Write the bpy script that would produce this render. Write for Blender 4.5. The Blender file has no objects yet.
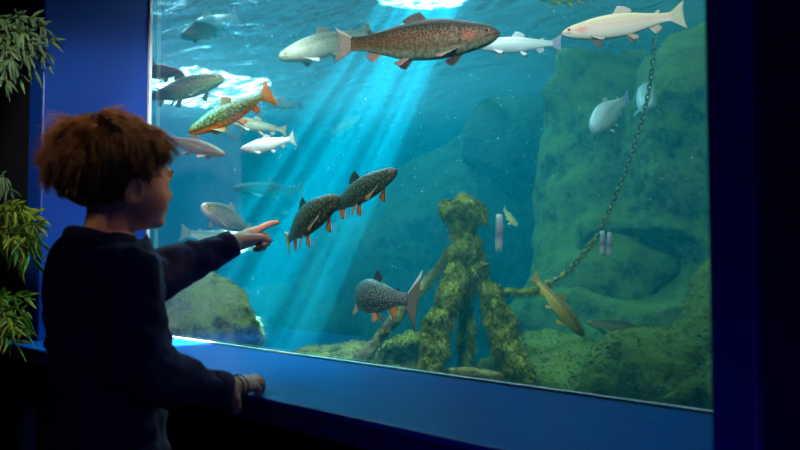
import bpy, math, random
import numpy as np
from mathutils import Vector, Matrix

random.seed(7)
RNG = np.random.default_rng(7)
sc = bpy.context.scene
COL = sc.collection
rad = math.radians

# ------------------------------------------------------------------ frame
# World: X runs along the window, Y into the tank, Z up. Origin height = eye height of the photographer.
FPX = 778.0
YAW = rad(45.4)          # the camera looks to the left along the window
PITCH = rad(2.7)
CAM = Vector((0.0, -1.325, 0.0))
RV = Vector((math.cos(YAW), math.sin(YAW), 0))      # to the right of the view
FV = Vector((-math.sin(YAW), math.cos(YAW), 0))     # away from the viewer (level)
UV_ = Vector((0, 0, 1))
M3 = Matrix((RV, FV, UV_)).transposed()
SILL = -0.256
FLOOR = -0.81
LEDGE_Y = -0.47
REVEAL_Y = -0.385


def V2C(px, py, z):
    """survey helper: (right, away, up) metres from the eye of the spot seen at (px, py) standing z metres off"""
    a = (px - 400) / FPX * z
    b = math.cos(PITCH) * z - math.sin(PITCH) * (225 - py) / FPX * z
    c = math.sin(PITCH) * z + math.cos(PITCH) * (225 - py) / FPX * z
    return np.array([a, b, c])


def C2W(p):
    return CAM + RV * float(p[0]) + FV * float(p[1]) + UV_ * float(p[2])


def P(px, py, z):
    return C2W(V2C(px, py, z))


M3np = np.array([[M3[i][j] for j in range(3)] for i in range(3)])
CAMnp = np.array(CAM)


def c2w(arr):
    return np.asarray(arr) @ M3np.T + CAMnp


# ------------------------------------------------------------------ materials
class NT:
    def __init__(s, name):
        s.m = bpy.data.materials.new(name)
        s.m.use_nodes = True
        s.t = s.m.node_tree
        s.t.nodes.clear()
        s.out = s.n('ShaderNodeOutputMaterial')

    def n(s, typ, inp=None, **kw):
        nd = s.t.nodes.new(typ)
        for k, v in kw.items():
            setattr(nd, k, v)
        for k, v in (inp or {}).items():
            if isinstance(v, bpy.types.NodeSocket):
                s.t.links.new(v, nd.inputs[k])
            else:
                nd.inputs[k].default_value = v
        return nd

    def l(s, a, b):
        s.t.links.new(a, b)

    def math(s, op, a, b=0.0, clamp=False):
        return s.n('ShaderNodeMath', {0: a, 1: b}, operation=op, use_clamp=clamp).outputs[0]

    def mix(s, f, a, b, blend='MIX'):
        nd = s.n('ShaderNodeMix', data_type='RGBA', blend_type=blend)
        for i, v in ((0, f), (6, a), (7, b)):
            if isinstance(v, bpy.types.NodeSocket):
                s.l(v, nd.inputs[i])
            else:
                nd.inputs[i].default_value = v if i == 0 else rgba(v)
        return nd.outputs[2]

    def ramp(s, f, stops, interp='LINEAR'):
        nd = s.n('ShaderNodeValToRGB', {0: f})
        cr = nd.color_ramp
        cr.interpolation = interp
        while len(cr.elements) < len(stops):
            cr.elements.new(0.5)
        for e, (p, c) in zip(cr.elements, stops):
            e.position = p
            e.color = rgba(c)
        return nd.outputs[0]

    def coord(s, kind='Object', scale=None):
        o = s.n('ShaderNodeTexCoord').outputs[kind]
        if scale:
            o = s.n('ShaderNodeMapping', {'Vector': o, 'Scale': scale}).outputs[0]
        return o

    def noise(s, scale, detail=4, rough=0.55, vec=None, dist=0.0):
        i = {'Scale': scale, 'Detail': detail, 'Roughness': rough, 'Distortion': dist}
        i['Vector'] = vec if vec is not None else s.coord()
        return s.n('ShaderNodeTexNoise', i).outputs[0]

    def bump(s, h, strength=0.5, dist=0.01):
        return s.n('ShaderNodeBump', {'Height': h, 'Strength': strength, 'Distance': dist}).outputs[0]

    def bsdf(s, **kw):
        nd = s.n('ShaderNodeBsdfPrincipled')
        for k, v in kw.items():
            k = k.replace('_', ' ')
            if isinstance(v, bpy.types.NodeSocket):
                s.l(v, nd.inputs[k])
            else:
                nd.inputs[k].default_value = rgba(v) if isinstance(v, (tuple, list)) and len(v) in (3, 4) and 'Color' in k else v
        s.l(nd.outputs[0], s.out.inputs[0])
        return nd


def rgba(c):
    return (c[0], c[1], c[2], 1.0) if len(c) == 3 else tuple(c)


def srgb(r, g, b):
    f = lambda v: (v / 255 / 12.92) if v / 255 <= 0.04045 else ((v / 255 + 0.055) / 1.055) ** 2.4
    return (f(r), f(g), f(b))


def mat_plain(name, col, rough=0.6, bump_scale=None, bump_s=0.2, spec=0.5, var=0.15, metallic=0.0):
    t = NT(name)
    nz = t.noise(bump_scale or 12, 5)
    c = t.mix(nz, tuple(v * (1 - var) for v in col), tuple(min(1, v * (1 + var)) for v in col))
    kw = dict(Base_Color=c, Roughness=rough, Specular_IOR_Level=spec, Metallic=metallic)
    if bump_scale:
        kw['Normal'] = t.bump(nz, bump_s, 0.01)
    t.bsdf(**kw)
    return t.m


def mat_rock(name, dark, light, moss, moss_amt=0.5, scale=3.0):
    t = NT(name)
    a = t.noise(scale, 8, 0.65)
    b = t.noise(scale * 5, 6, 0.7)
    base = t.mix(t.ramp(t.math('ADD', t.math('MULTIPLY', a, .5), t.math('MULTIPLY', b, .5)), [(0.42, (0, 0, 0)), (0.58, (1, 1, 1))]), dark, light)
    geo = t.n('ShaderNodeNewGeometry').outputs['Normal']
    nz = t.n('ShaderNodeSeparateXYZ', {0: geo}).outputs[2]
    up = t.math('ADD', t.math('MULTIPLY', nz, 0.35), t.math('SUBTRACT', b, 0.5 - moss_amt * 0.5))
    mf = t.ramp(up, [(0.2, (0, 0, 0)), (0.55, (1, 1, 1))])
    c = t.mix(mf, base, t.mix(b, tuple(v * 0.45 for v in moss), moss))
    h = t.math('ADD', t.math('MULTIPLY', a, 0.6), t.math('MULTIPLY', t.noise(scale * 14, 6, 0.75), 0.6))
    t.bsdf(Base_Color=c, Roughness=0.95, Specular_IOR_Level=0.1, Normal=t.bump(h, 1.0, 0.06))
    return t.m


# ------------------------------------------------------------------ mesh helpers
def link(name, verts, faces, mats, parent=None, smooth=True, mi=None, uvs=None, origin=None):
    """verts in world coordinates; the object's origin goes to 'origin' (default: centre of its base)"""
    v = np.asarray(verts, dtype=float)
    if origin is None:
        lo, hi = v.min(0), v.max(0)
        origin = Vector(((lo[0] + hi[0]) / 2, (lo[1] + hi[1]) / 2, lo[2]))
        if parent is not None:
            origin = Vector(parent['_o'])
    origin = Vector(origin)
    me = bpy.data.meshes.new(name)
    me.from_pydata((v - np.array(origin)).tolist(), [], [list(map(int, f)) for f in faces])
    if not isinstance(mats, (list, tuple)):
        mats = [mats]
    for m in mats:
        me.materials.append(m)
    if mi is not None:
        me.polygons.foreach_set('material_index', np.asarray(mi, dtype=np.int32))
    if smooth:
        me.polygons.foreach_set('use_smooth', [True] * len(me.polygons))
    if uvs is not None:
        lay = me.uv_layers.new(name='UVMap')
        li = np.zeros(len(me.loops), dtype=np.int32)
        me.loops.foreach_get('vertex_index', li)
        lay.data.foreach_set('uv', np.asarray(uvs)[li].ravel())
    me.update()
    o = bpy.data.objects.new(name, me)
    COL.objects.link(o)
    if parent is not None:
        o.parent = parent
        o.location = origin - Vector(parent['_w'])
        OFF[o.name] = origin
    else:
        o.location = origin
    o['_o'] = list(origin)
    o['_w'] = list(origin)
    return o


OFF = {}


def tag(o, label, cat, group=None, kind=None):
    o['label'] = label
    o['category'] = cat
    if group:
        o['group'] = group
    if kind:
        o['kind'] = kind
    return o


def empty(name, loc):
    o = bpy.data.objects.new(name, None)
    o.empty_display_size = 0.05
    COL.objects.link(o)
    o.location = loc
    o['_o'] = list(loc)
    o['_w'] = list(loc)
    return o


class MB:
    def __init__(s):
        s.v, s.f, s.m = [], [], []

    def add(s, v, f, mi=0):
        k = len(s.v)
        s.v.extend([tuple(map(float, p)) for p in v])
        s.f.extend([tuple(i + k for i in q) for q in f])
        s.m.extend([mi] * len(f))

    def box(s, x0, x1, y0, y1, z0, z1, mi=0):
        v = [(x, y, z) for x in (x0, x1) for y in (y0, y1) for z in (z0, z1)]
        s.add(v, [(0, 1, 3, 2), (4, 6, 7, 5), (0, 4, 5, 1), (2, 3, 7, 6), (0, 2, 6, 4), (1, 5, 7, 3)], mi)

    def tube(s, pts, radii, n=8, mi=0, caps=True):
        pts = [Vector(p) for p in pts]
        ref = Vector((0, 0, 1))
        vs = []
        prev = None
        for i, p in enumerate(pts):
            d = (pts[min(i + 1, len(pts) - 1)] - pts[max(i - 1, 0)]).normalized()
            if prev is None:
                a = d.orthogonal().normalized()
            else:
                a = (prev - d * prev.dot(d)).normalized()
            prev = a
            b = d.cross(a)
            r = radii[i] if hasattr(radii, '__len__') else radii
            for k in range(n):
                t = 2 * math.pi * k / n
                vs.append(p + a * math.cos(t) * r + b * math.sin(t) * r)
        fs = []
        for i in range(len(pts) - 1):
            for k in range(n):
                fs.append((i * n + k, i * n + (k + 1) % n, (i + 1) * n + (k + 1) % n, (i + 1) * n + k))
        if caps:
            fs.append(tuple(range(n))[::-1])
            fs.append(tuple((len(pts) - 1) * n + k for k in range(n)))
        s.add(vs, fs, mi)

    def build(s, name, mats, parent=None, smooth=True, origin=None):
        return link(name, s.v, s.f, mats, parent, smooth, s.m, None, origin)


def bevel(o, w=0.004, seg=2):
    m = o.modifiers.new('bevel', 'BEVEL')
    m.width = w
    m.segments = seg
    return o


# ------------------------------------------------------------------ implicit surfaces
def _hash(i, j, k, seed):
    h = (i.astype(np.int64) * 374761393 + j.astype(np.int64) * 668265263 + k.astype(np.int64) * 2147483647 + seed * 974711) & 0xffffffff
    h = ((h ^ (h >> 13)) * 1274126177) & 0xffffffff
    return ((h ^ (h >> 16)) & 0xffff) / 65535.0


def vnoise(p, scale, seed=0):
    q = p * scale
    i = np.floor(q)
    f = q - i
    f = f * f * (3 - 2 * f)
    i = i.astype(np.int64)
    r = 0
    for dx in (0, 1):
        for dy in (0, 1):
            for dz in (0, 1):
                w = (f[..., 0] if dx else 1 - f[..., 0]) * (f[..., 1] if dy else 1 - f[..., 1]) * (f[..., 2] if dz else 1 - f[..., 2])
                r = r + w * _hash(i[..., 0] + dx, i[..., 1] + dy, i[..., 2] + dz, seed)
    return r * 2 - 1


def fbm(p, scale, octs=4, seed=0):
    r, a = 0, 1.0
    for o in range(octs):
        r = r + a * vnoise(p, scale * 2 ** o, seed + o)
        a *= 0.5
    return r


def smin(a, b, k):
    h = np.clip(0.5 + 0.5 * (b - a) / k, 0, 1)
    return b * (1 - h) + a * h - k * h * (1 - h)


def smax(a, b, k):
    return -smin(-a, -b, k)


def sd_cap(p, a, b, ra, rb=None):
    rb = ra if rb is None else rb
    a, b = np.asarray(a, float), np.asarray(b, float)
    ab = b - a
    t = np.clip(((p - a) @ ab) / (ab @ ab), 0, 1)
    return np.linalg.norm(p - (a + t[..., None] * ab), axis=-1) - (ra + (rb - ra) * t)


def sd_ell(p, c, r, R=None):
    q = p - np.asarray(c, float)
    if R is not None:
        q = q @ R            # columns of R = local axes
    r = np.asarray(r, float)
    k0 = np.linalg.norm(q / r, axis=-1)
    k1 = np.linalg.norm(q / (r * r), axis=-1)
    return k0 * (k0 - 1) / np.maximum(k1, 1e-9)


def nets(fn, lo, hi, h):
    lo, hi = np.asarray(lo, float), np.asarray(hi, float)
    n = np.ceil((hi - lo) / h).astype(int) + 1
    g = np.stack(np.meshgrid(*[lo[i] + h * np.arange(n[i]) for i in range(3)], indexing='ij'), axis=-1)
    F = fn(g)
    nx, ny, nz = F.shape
    acc = np.zeros((nx - 1, ny - 1, nz - 1, 3))
    cnt = np.zeros((nx - 1, ny - 1, nz - 1))
    cs = [(i, j, k) for i in (0, 1) for j in (0, 1) for k in (0, 1)]
    sl = lambda c: F[c[0]:nx - 1 + c[0], c[1]:ny - 1 + c[1], c[2]:nz - 1 + c[2]]
    for a in cs:
        for ax in range(3):
            if a[ax]:
                continue
            b = list(a)
            b[ax] = 1
            fa, fb = sl(a), sl(b)
            m = (fa < 0) != (fb < 0)
            t = fa[m] / (fa[m] - fb[m])
            pos = np.tile(np.array(a, float), (len(t), 1))
            pos[:, ax] += t
            acc[m] += pos
            cnt[m] += 1
    on = cnt > 0
    idx = -np.ones(cnt.shape, int)
    idx[on] = np.arange(on.sum())
    base = np.argwhere(on)
    verts = lo + h * (base + acc[on] / cnt[on][:, None])
    faces = []
    S = F < 0
    for ax in range(3):
        o1, o2 = [(1, 2), (2, 0), (0, 1)][ax]
        A = [slice(1, -1)] * 3
        B = [slice(1, -1)] * 3
        A[ax] = slice(0, -1)
        B[ax] = slice(1, None)
        m = S[tuple(A)] != S[tuple(B)]
        e = np.argwhere(m)
        if not len(e):
            continue
        e = e + 1
        e[:, ax] -= 1
        ins = S[e[:, 0], e[:, 1], e[:, 2]]
        q = []
        for d1, d2 in ((-1, -1), (0, -1), (0, 0), (-1, 0)):
            c = e.copy()
            c[:, o1] += d1
            c[:, o2] += d2
            q.append(idx[c[:, 0], c[:, 1], c[:, 2]])
        q = np.stack(q, 1)
        q[~ins] = q[~ins][:, ::-1]
        faces.append(q)
    return verts, np.concatenate(faces)


def vnormals(v, f):
    v = np.asarray(v)
    f = np.asarray(f)
    n = np.cross(v[f[:, 2]] - v[f[:, 0]], v[f[:, 3]] - v[f[:, 1]])
    N = np.zeros_like(v)
    for k in range(4):
        np.add.at(N, f[:, k], n)
    return N / np.maximum(np.linalg.norm(N, axis=1, keepdims=True), 1e-12)


def grow(v, f, count, length, width, rng, droop=0.6, seed_dir=None, mask=None):
    """tufts of weed growing out of a surface: narrow three-sided blades"""
    N = vnormals(v, f)
    pool = np.arange(len(v)) if mask is None else np.nonzero(mask)[0]
    pick = rng.choice(pool, count)
    out_v, out_f = [], []
    base = len(v)
    for i in pick:
        p = v[i]
        n = N[i] + rng.normal(0, 0.45, 3)
        n /= np.linalg.norm(n)
        L = length * rng.uniform(0.4, 1.3)
        w = width * rng.uniform(0.6, 1.3)
        s = np.cross(n, [0.3, 0.5, 0.8])
        s /= np.linalg.norm(s)
        u = np.cross(n, s)
        mid = p + n * L * 0.55 + np.array([0, 0, -droop * L * 0.15])
        tip = p + n * L * 0.8 + np.array([0, 0, -droop * L])
        k = base + len(out_v)
        q = p - n * width
        out_v += [q + s * w, q - s * w * .5 + u * w * .8, q - s * w * .5 - u * w * .8,
                  mid + s * w * .7, mid - s * w * .35 + u * w * .6, mid - s * w * .35 - u * w * .6, tip]
        out_f += [(k, k + 1, k + 4, k + 3), (k + 1, k + 2, k + 5, k + 4), (k + 2, k, k + 3, k + 5),
                  (k + 3, k + 4, k + 6), (k + 4, k + 5, k + 6), (k + 5, k + 3, k + 6)]
    return np.vstack([v, np.array(out_v)]), [tuple(x) for x in f] + out_f


# ------------------------------------------------------------------ colours of the place
M = {}
M['blue'] = (lambda t: (t.bsdf(Base_Color=t.mix(t.noise(2.5, 5), (0.003, 0.035, 0.24), (0.004, 0.055, 0.33)), Roughness=0.34,
                               Specular_IOR_Level=0.35, Normal=t.bump(t.noise(6, 3), 0.12, 0.01)), t.m)[1])(NT('blue_paint'))
M['blue_ledge'] = (lambda t: (t.bsdf(Base_Color=t.mix(t.noise(1.6, 5), (0.001, 0.055, 0.27), (0.003, 0.08, 0.34)), Roughness=0.33,
                                     Specular_IOR_Level=0.05, Normal=t.bump(t.noise(7, 3), 0.18, 0.01)), t.m)[1])(NT('blue_ledge_paint'))
M['navy'] = mat_plain('navy_paint', (0.002, 0.006, 0.10), 0.5, 20, 0.05, 0.3)
M['navy_trim'] = mat_plain('navy_trim_paint', (0.003, 0.02, 0.35), 0.45, 20, 0.05, 0.3)
M['black'] = mat_plain('near_black_paint', (0.004, 0.004, 0.008), 0.8, 20, 0.05, 0.2)
M['floor'] = mat_plain('dark_carpet', (0.01, 0.01, 0.016), 0.95, 60, 0.4, 0.1)
M['fascia'] = mat_plain('violet_blue_fascia', (0.02, 0.012, 0.12), 0.4, 8, 0.05, 0.4, var=0.5)
M['seal'] = mat_plain('pale_silicone', (0.75, 0.8, 0.82), 0.5, 30, 0.1)
M['tankwall'] = mat_rock('tank_wall', (0.02, 0.06, 0.07), (0.05, 0.12, 0.13), (0.05, 0.12, 0.08), 0.3, 1.2)
M['rock'] = mat_rock('weedy_rock', (0.03, 0.05, 0.035), (0.22, 0.28, 0.13), (0.26, 0.36, 0.07), 0.6, 2.6)
M['rock_far'] = mat_rock('dark_rock', (0.015, 0.03, 0.03), (0.09, 0.14, 0.12), (0.08, 0.14, 0.06), 0.4, 2.0)  # darker, less green copy of the weedy rock, toned for the far faces
M['rock2'] = mat_rock('pale_rock', (0.08, 0.11, 0.07), (0.5, 0.52, 0.38), (0.36, 0.46, 0.14), 0.45, 6)
M['sand'] = mat_rock('tank_gravel', (0.05, 0.08, 0.06), (0.14, 0.2, 0.15), (0.10, 0.2, 0.07), 0.4, 5)
M['moss'] = (lambda t: (t.bsdf(Base_Color=t.ramp(t.noise(16, 7, 0.7), [(0.34, (0.035, 0.05, 0.010)), (0.5, (0.26, 0.29, 0.04)), (0.66, (0.60, 0.60, 0.12))]),
                               Roughness=0.9, Specular_IOR_Level=0.1, Normal=t.bump(t.noise(60, 6, 0.7), 0.8, 0.02)), t.m)[1])(NT('olive_weed'))
M['wood'] = (lambda t: (t.bsdf(Base_Color=t.mix(t.ramp(t.noise(22, 6, 0.7), [(0.42, (0, 0, 0)), (0.58, (1, 1, 1))]), (0.20, 0.14, 0.06), (0.28, 0.28, 0.08)),
                               Roughness=0.85, Specular_IOR_Level=0.15, Normal=t.bump(t.noise(40, 6, 0.7), 0.6, 0.01)), t.m)[1])(NT('sunken_wood'))
M['iron'] = (lambda t: (t.bsdf(Base_Color=t.mix(t.ramp(t.noise(30, 5), [(0.4, (0, 0, 0)), (0.6, (1, 1, 1))]), (0.03, 0.035, 0.03), (0.18, 0.2, 0.09)),
                               Roughness=0.8), t.m)[1])(NT('slimy_iron'))

# ------------------------------------------------------------------ room shell
GX0, GX1 = -2.62, -0.40      # window opening: from its left jamb to the pillar
GTOP = 1.12
RX0, RX1, RY0, CEIL = -4.6, 1.8, -3.2, 1.75


def struct(name, mb, mats, smooth=False):
    o = mb.build(name, mats, None, smooth)
    o['kind'] = 'structure'
    return o


b = MB(); b.box(RX0 - .1, RX1 + .1, RY0 - .1, REVEAL_Y, FLOOR - .1, FLOOR); struct('floor', b, M['floor'])
b = MB(); b.box(RX0 - .1, RX1 + .1, RY0 - .1, REVEAL_Y, CEIL, CEIL + .1); struct('ceiling', b, M['black'])
b = MB(); b.box(RX0 - .1, RX0, RY0, REVEAL_Y, FLOOR, CEIL); struct('wall_left', b, M['black'])
b = MB(); b.box(RX1, RX1 + .1, RY0, REVEAL_Y, FLOOR, CEIL); struct('wall_right', b, M['black'])
b = MB(); b.box(RX0 - .1, RX1 + .1, RY0 - .1, RY0, FLOOR, CEIL); struct('wall_back', b, M['black'])
# window wall: dark left part, blue jamb, header, base below the ledge, pillar on the right
b = MB()
b.box(RX0, GX0 - .12, REVEAL_Y, REVEAL_Y + .08, FLOOR, CEIL, 0)
b.box(GX0, RX1, REVEAL_Y, -0.03, GTOP + .02, CEIL, 0)
struct('wall_front', b, [M['black']])
b = MB(); b.box(GX0 - .12, GX0, REVEAL_Y, 0.0, FLOOR, CEIL); bevel(struct('wall_jamb', b, M['blue']), .006)
b = MB()
b.box(GX0, -1.02, REVEAL_Y, REVEAL_Y + .06, FLOOR, SILL - .05, 0)
b.box(-1.02, RX1, REVEAL_Y - .012, REVEAL_Y + .06, FLOOR, SILL - .05, 1)
struct('wall_base', b, [M['black'], M['navy']])
PX0 = -0.372
b = MB(); b.box(PX0 + .012, RX1, LEDGE_Y, 0.0, FLOOR, CEIL); struct('wall_pillar', b, M['navy'])
b = MB(); b.box(PX0, PX0 + .05, LEDGE_Y - .012, -.0, FLOOR, CEIL); bevel(struct('trim_1', b, M['navy_trim']), .004)
# ledge
b = MB(); b.box(GX0 - .10, PX0, LEDGE_Y, -0.012, SILL - .012, SILL, 0); b.box(GX0 - .095, PX0, LEDGE_Y + .004, -0.02, SILL - .05, SILL - .012, 1)
ledge = b.build('window_ledge', [M['blue_ledge'], M['fascia']], None, False)
bevel(ledge, .004)
tag(ledge, 'deep glossy blue ledge running along under the big aquarium window', 'ledge')
# glass pane
tg = NT('aquarium_glass')
fr = tg.n('ShaderNodeFresnel', {'IOR': 1.33}).outputs[0]
gl = tg.n('ShaderNodeBsdfGlossy', {'Color': (1, 1, 1, 1), 'Roughness': 0.02}).outputs[0]
tr = tg.n('ShaderNodeBsdfTransparent', {'Color': (0.97, 0.99, 0.99, 1)}).outputs[0]
mx = tg.n('ShaderNodeMixShader', {0: tg.math('MULTIPLY', fr, 0.28), 1: tr, 2: gl}).outputs[0]
tg.l(mx, tg.out.inputs[0])
b = MB(); b.box(GX0, PX0 + .02, -0.010, 0.0, SILL, GTOP)
struct('window_1', b, tg.m)
b = MB(); b.box(GX0, PX0, -0.022, -0.011, SILL, SILL + .0045); b.box(GX0, GX0 + .014, -0.022, -0.011, SILL, GTOP)
bevel(struct('trim_2', b, M['seal']), .001, 1)

# ------------------------------------------------------------------ tank
TX0, TX1, TY1, TZ0, WS = -9.0, 1.2, 5.6, -0.95, 1.25
b = MB()
b.box(TX0 - .1, TX1 + .1, 0.02, TY1 + .1, TZ0 - .1, TZ0 + .02)
struct('tank_floor', b, M['sand'])
b = MB(); b.box(TX0 - .1, TX0, 0.02, TY1, TZ0, 2.9); struct('wall_tank_left', b, M['tankwall'])
b = MB(); b.box(TX1, TX1 + .1, 0.02, TY1, TZ0, 2.9); struct('wall_tank_right', b, M['tankwall'])
b = MB(); b.box(TX0 - .1, TX1 + .1, TY1, TY1 + .1, TZ0, 2.9); struct('wall_tank_back', b, M['tankwall'])
b = MB()
b.box(TX0, GX0 - .12, -0.06, 0.02, TZ0, 2.9)
b.box(PX0 + .02, TX1, -0.0, 0.02, TZ0, 2.9)
b.box(GX0 - .12, PX0 + .02, -0.03, 0.0, TZ0, SILL)
b.box(GX0 - .12, PX0 + .02, -0.03, 0.02, GTOP, 2.9)
struct('wall_tank_front', b, M['tankwall'])
b = MB(); b.box(TX0 - .1, TX1 + .1, -.02, TY1 + .1, 2.9, 3.0); struct('tank_ceiling', b, M['black'])

# water body (light scatters in it) and its rippled surface
tw = NT('tank_water')
va = tw.n('ShaderNodeVolumeAbsorption', {'Color': (0.0, 0.76, 0.84, 1), 'Density': 0.34}).outputs[0]
vs = tw.n('ShaderNodeVolumeScatter', {'Color': (0.0, 0.72, 1.0, 1), 'Density': 0.095, 'Anisotropy': 0.0}).outputs[0]
tw.l(tw.n('ShaderNodeAddShader', {0: va, 1: vs}).outputs[0], tw.out.inputs['Volume'])
b = MB(); b.box(TX0 + .01, TX1 - .01, 0.004, TY1 - .01, TZ0 + .01, WS)
wo = b.build('tank_water', tw.m, None, False)
tag(wo, 'blue-green water filling the aquarium behind the glass', 'water', kind='stuff')

ts = NT('water_surface')
wv = ts.coord('Object', (1.0, 2.6, 1.0))
n1 = ts.noise(5.5, 6, 0.6, wv, 0.6)
bm_ = ts.bump(n1, 0.9, 0.12)
fr = ts.n('ShaderNodeLayerWeight', {'Blend': 0.5, 'Normal': bm_}).outputs['Facing']
gl = ts.n('ShaderNodeBsdfGlossy', {'Color': (0.30, 0.62, 0.75, 1), 'Roughness': 0.10, 'Normal': bm_}).outputs[0]
tr = ts.n('ShaderNodeBsdfTransparent', {'Color': (0.92, 0.98, 1, 1)}).outputs[0]
df = ts.n('ShaderNodeBsdfTranslucent', {'Color': (0.5, 0.8, 0.9, 1), 'Normal': bm_}).outputs[0]
mx = ts.n('ShaderNodeMixShader', {0: ts.ramp(n1, [(0.42, (0.05,) * 3), (0.52, (0.93,) * 3)]), 1: tr, 2: gl}).outputs[0]
mx = ts.n('ShaderNodeMixShader', {0: 0.05, 1: mx, 2: df}).outputs[0]
ts.l(mx, ts.out.inputs[0])
nx_, ny_ = 200, 110
xs = np.linspace(TX0 + .01, TX1 - .01, nx_)
ys = np.linspace(.03, TY1 - .01, ny_)
g = np.stack(np.meshgrid(xs, ys, indexing='ij'), -1).reshape(-1, 2)
p3 = np.concatenate([g * [1, 2.2], np.zeros((len(g), 1))], 1)
hz = WS + .004 + 0.012 * fbm(p3, 3.0, 3, 3)
vv = np.concatenate([g, hz[:, None]], 1)
ff = [(i * ny_ + j, (i + 1) * ny_ + j, (i + 1) * ny_ + j + 1, i * ny_ + j + 1) for i in range(nx_ - 1) for j in range(ny_ - 1)]
so = link('water_surface', vv, ff, ts.m)
tag(so, 'rippled underside of the water surface at the top of the tank', 'water', kind='stuff')


# ------------------------------------------------------------------ rocks
def rock(name, label, lobes, disp, h, mat, seed, group=None, cat='rock', kind=None, extra=None, tuft=0, tl=.03):
    """lobes: (px, py, z, (rx, ry, rz)) ellipsoids melted together, in metres, axes right / away / up"""
    L = [(V2C(a, bb, z), r) for a, bb, z, r in lobes]
    lo = np.min([c - np.array(r) for c, r in L], 0) - disp * 2 - h * 2
    hi = np.max([c + np.array(r) for c, r in L], 0) + disp * 2 + h * 2
    def fn(p):
        q = p + disp * 1.2 * np.stack([fbm(p, 1.1 / max(disp * 6, .2), 2, seed + k) for k in (11, 22, 33)], -1)
        d = None
        for c, r in L:
            e = sd_ell(q, c, r)
            d = e if d is None else smin(d, e, disp * 1.5)
        d = d + disp * 0.5 * fbm(p, 0.5 / disp, 4, seed)
        if extra is not None:
            d = extra(p, d)
        return d
    v, f = nets(fn, lo, hi, h)
    v = c2w(v)
    keep = v[f].min(axis=1)[:, 1] > 0.05
    keep &= v[f].max(axis=1)[:, 2] < WS - .02
    keep &= v[f].max(axis=1)[:, 1] < TY1 - .03
    keep &= v[f].max(axis=1)[:, 0] < TX1 - .03
    keep &= v[f].max(axis=1)[:, 2] > TZ0 - .05
    f = f[keep]
    used, inv = np.unique(f, return_inverse=True)
    v, f = v[used], inv.reshape(f.shape)
    fl = f
    if tuft:
        v, fl = grow(v, f, tuft, tl, tl * .16, RNG)
    o = link(name, v, fl, mat)
    tag(o, label, cat, group, kind)
    return o


rock('boulder', 'pale rounded boulder low behind the glass left, below the pointing arm',
     [(186, 324, 3.15, (.20, .22, .165)), (214, 326, 3.17, (.18, .2, .165)), (236, 338, 3.2, (.13, .18, .12)), (180, 345, 3.1, (.28, .2, .2))], .035, .014, M['rock2'], 5, 'rocks in the tank', tuft=900, tl=.02)
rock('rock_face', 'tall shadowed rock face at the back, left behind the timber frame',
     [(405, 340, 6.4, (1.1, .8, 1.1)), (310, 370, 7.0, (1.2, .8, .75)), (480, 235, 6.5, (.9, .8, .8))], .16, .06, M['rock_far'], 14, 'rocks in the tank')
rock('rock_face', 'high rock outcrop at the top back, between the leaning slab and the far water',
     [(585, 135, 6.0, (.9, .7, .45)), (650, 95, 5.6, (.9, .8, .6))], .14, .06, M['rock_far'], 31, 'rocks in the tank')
rock('rock_face', 'leaning slab of rock right of the timber frame, behind the chain',
     [(590, 215, 4.5, (.30, .35, 1.1)), (640, 130, 4.7, (.5, .4, .6)), (600, 330, 4.2, (.4, .4, .5))], .10, .04, M['rock'], 19, 'rocks in the tank')
def hollow(p, d):
    return smax(d, -sd_ell(p, V2C(650, 262, 3.45), (.36, .6, .20)), .04)
rock('rock_face', 'broad green rock with a dark oval hollow at the right end of the window',
     [(720, 170, 4.1, (.55, .5, .75)), (700, 330, 3.9, (.75, .55, .6)), (655, 290, 4.0, (.5, .5, .35))], .08, .03, M['rock'], 23, 'rocks in the tank', extra=hollow)
rock('boulder', 'long mossy rock bank rising to the right along the window bottom',
     [(700, 395, 2.75, (.42, .35, .30)), (620, 400, 2.95, (.40, .35, .20)), (560, 395, 3.2, (.4, .35, .20)), (755, 330, 2.8, (.28, .3, .32))], .06, .02, M['rock'], 41, 'rocks in the tank', tuft=6000, tl=.022)
rock('boulder', 'low weed-covered hummock at the foot of the timber brace, left',
     [(350, 358, 3.15, (.12, .14, .05)), (330, 372, 3.2, (.25, .2, .09))], .02, .012, M['moss'], 51, 'rocks in the tank', tuft=1600, tl=.02)
rock('boulder', 'weed-draped lump between the slanting brace and the left leg of the frame',
     [(392, 352, 3.2, (.10, .12, .055)), (412, 348, 3.2, (.07, .1, .06)), (395, 378, 3.2, (.2, .16, .09))], .025, .012, M['moss'], 57, 'rocks in the tank', tuft=2600, tl=.025)
rock('gravel_bed', 'green silty bed sloping across the bottom of the tank',
     [(300, 480, 4.2, (2.2, 1.6, .36)), (560, 470, 3.7, (1.8, 1.2, .42)), (200, 460, 6.0, (2.4, 1.6, .36))], .06, .05, M['sand'], 61, None, 'bed', 'stuff')

# ------------------------------------------------------------------ sunken timber frame
frame = empty('timber_frame', P(468, 392, 2.95))
tag(frame, 'sunken timber tripod thickly overgrown with olive weed, mid window', 'timber frame')


def logpart(name, pts, radii, seed, mat='moss', amp=.25, tuft=900, tl=.03, flat=None, label=None):
    C = [V2C(*p) for p in pts]
    rm = max(radii)
    lo = np.min(C, 0) - rm * 1.8
    hi = np.max(C, 0) + rm * 1.8
    def fn(p):
        d = None
        for i in range(len(C) - 1):
            e = sd_cap(p, C[i], C[i + 1], radii[i], radii[i + 1])
            d = e if d is None else smin(d, e, rm * .3)
        return d + rm * amp * fbm(p, .8 / rm, 4, seed)
    v, f = nets(fn, lo, hi, max(rm / 7, .004))
    v = c2w(v)
    fl = f
    if tuft:
        v, fl = grow(v, f, tuft, tl, tl * .13, RNG, 1.0)
    o = link(name, v, fl, M[mat], frame)
    if label:
        o['label'] = label
    return o


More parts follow.
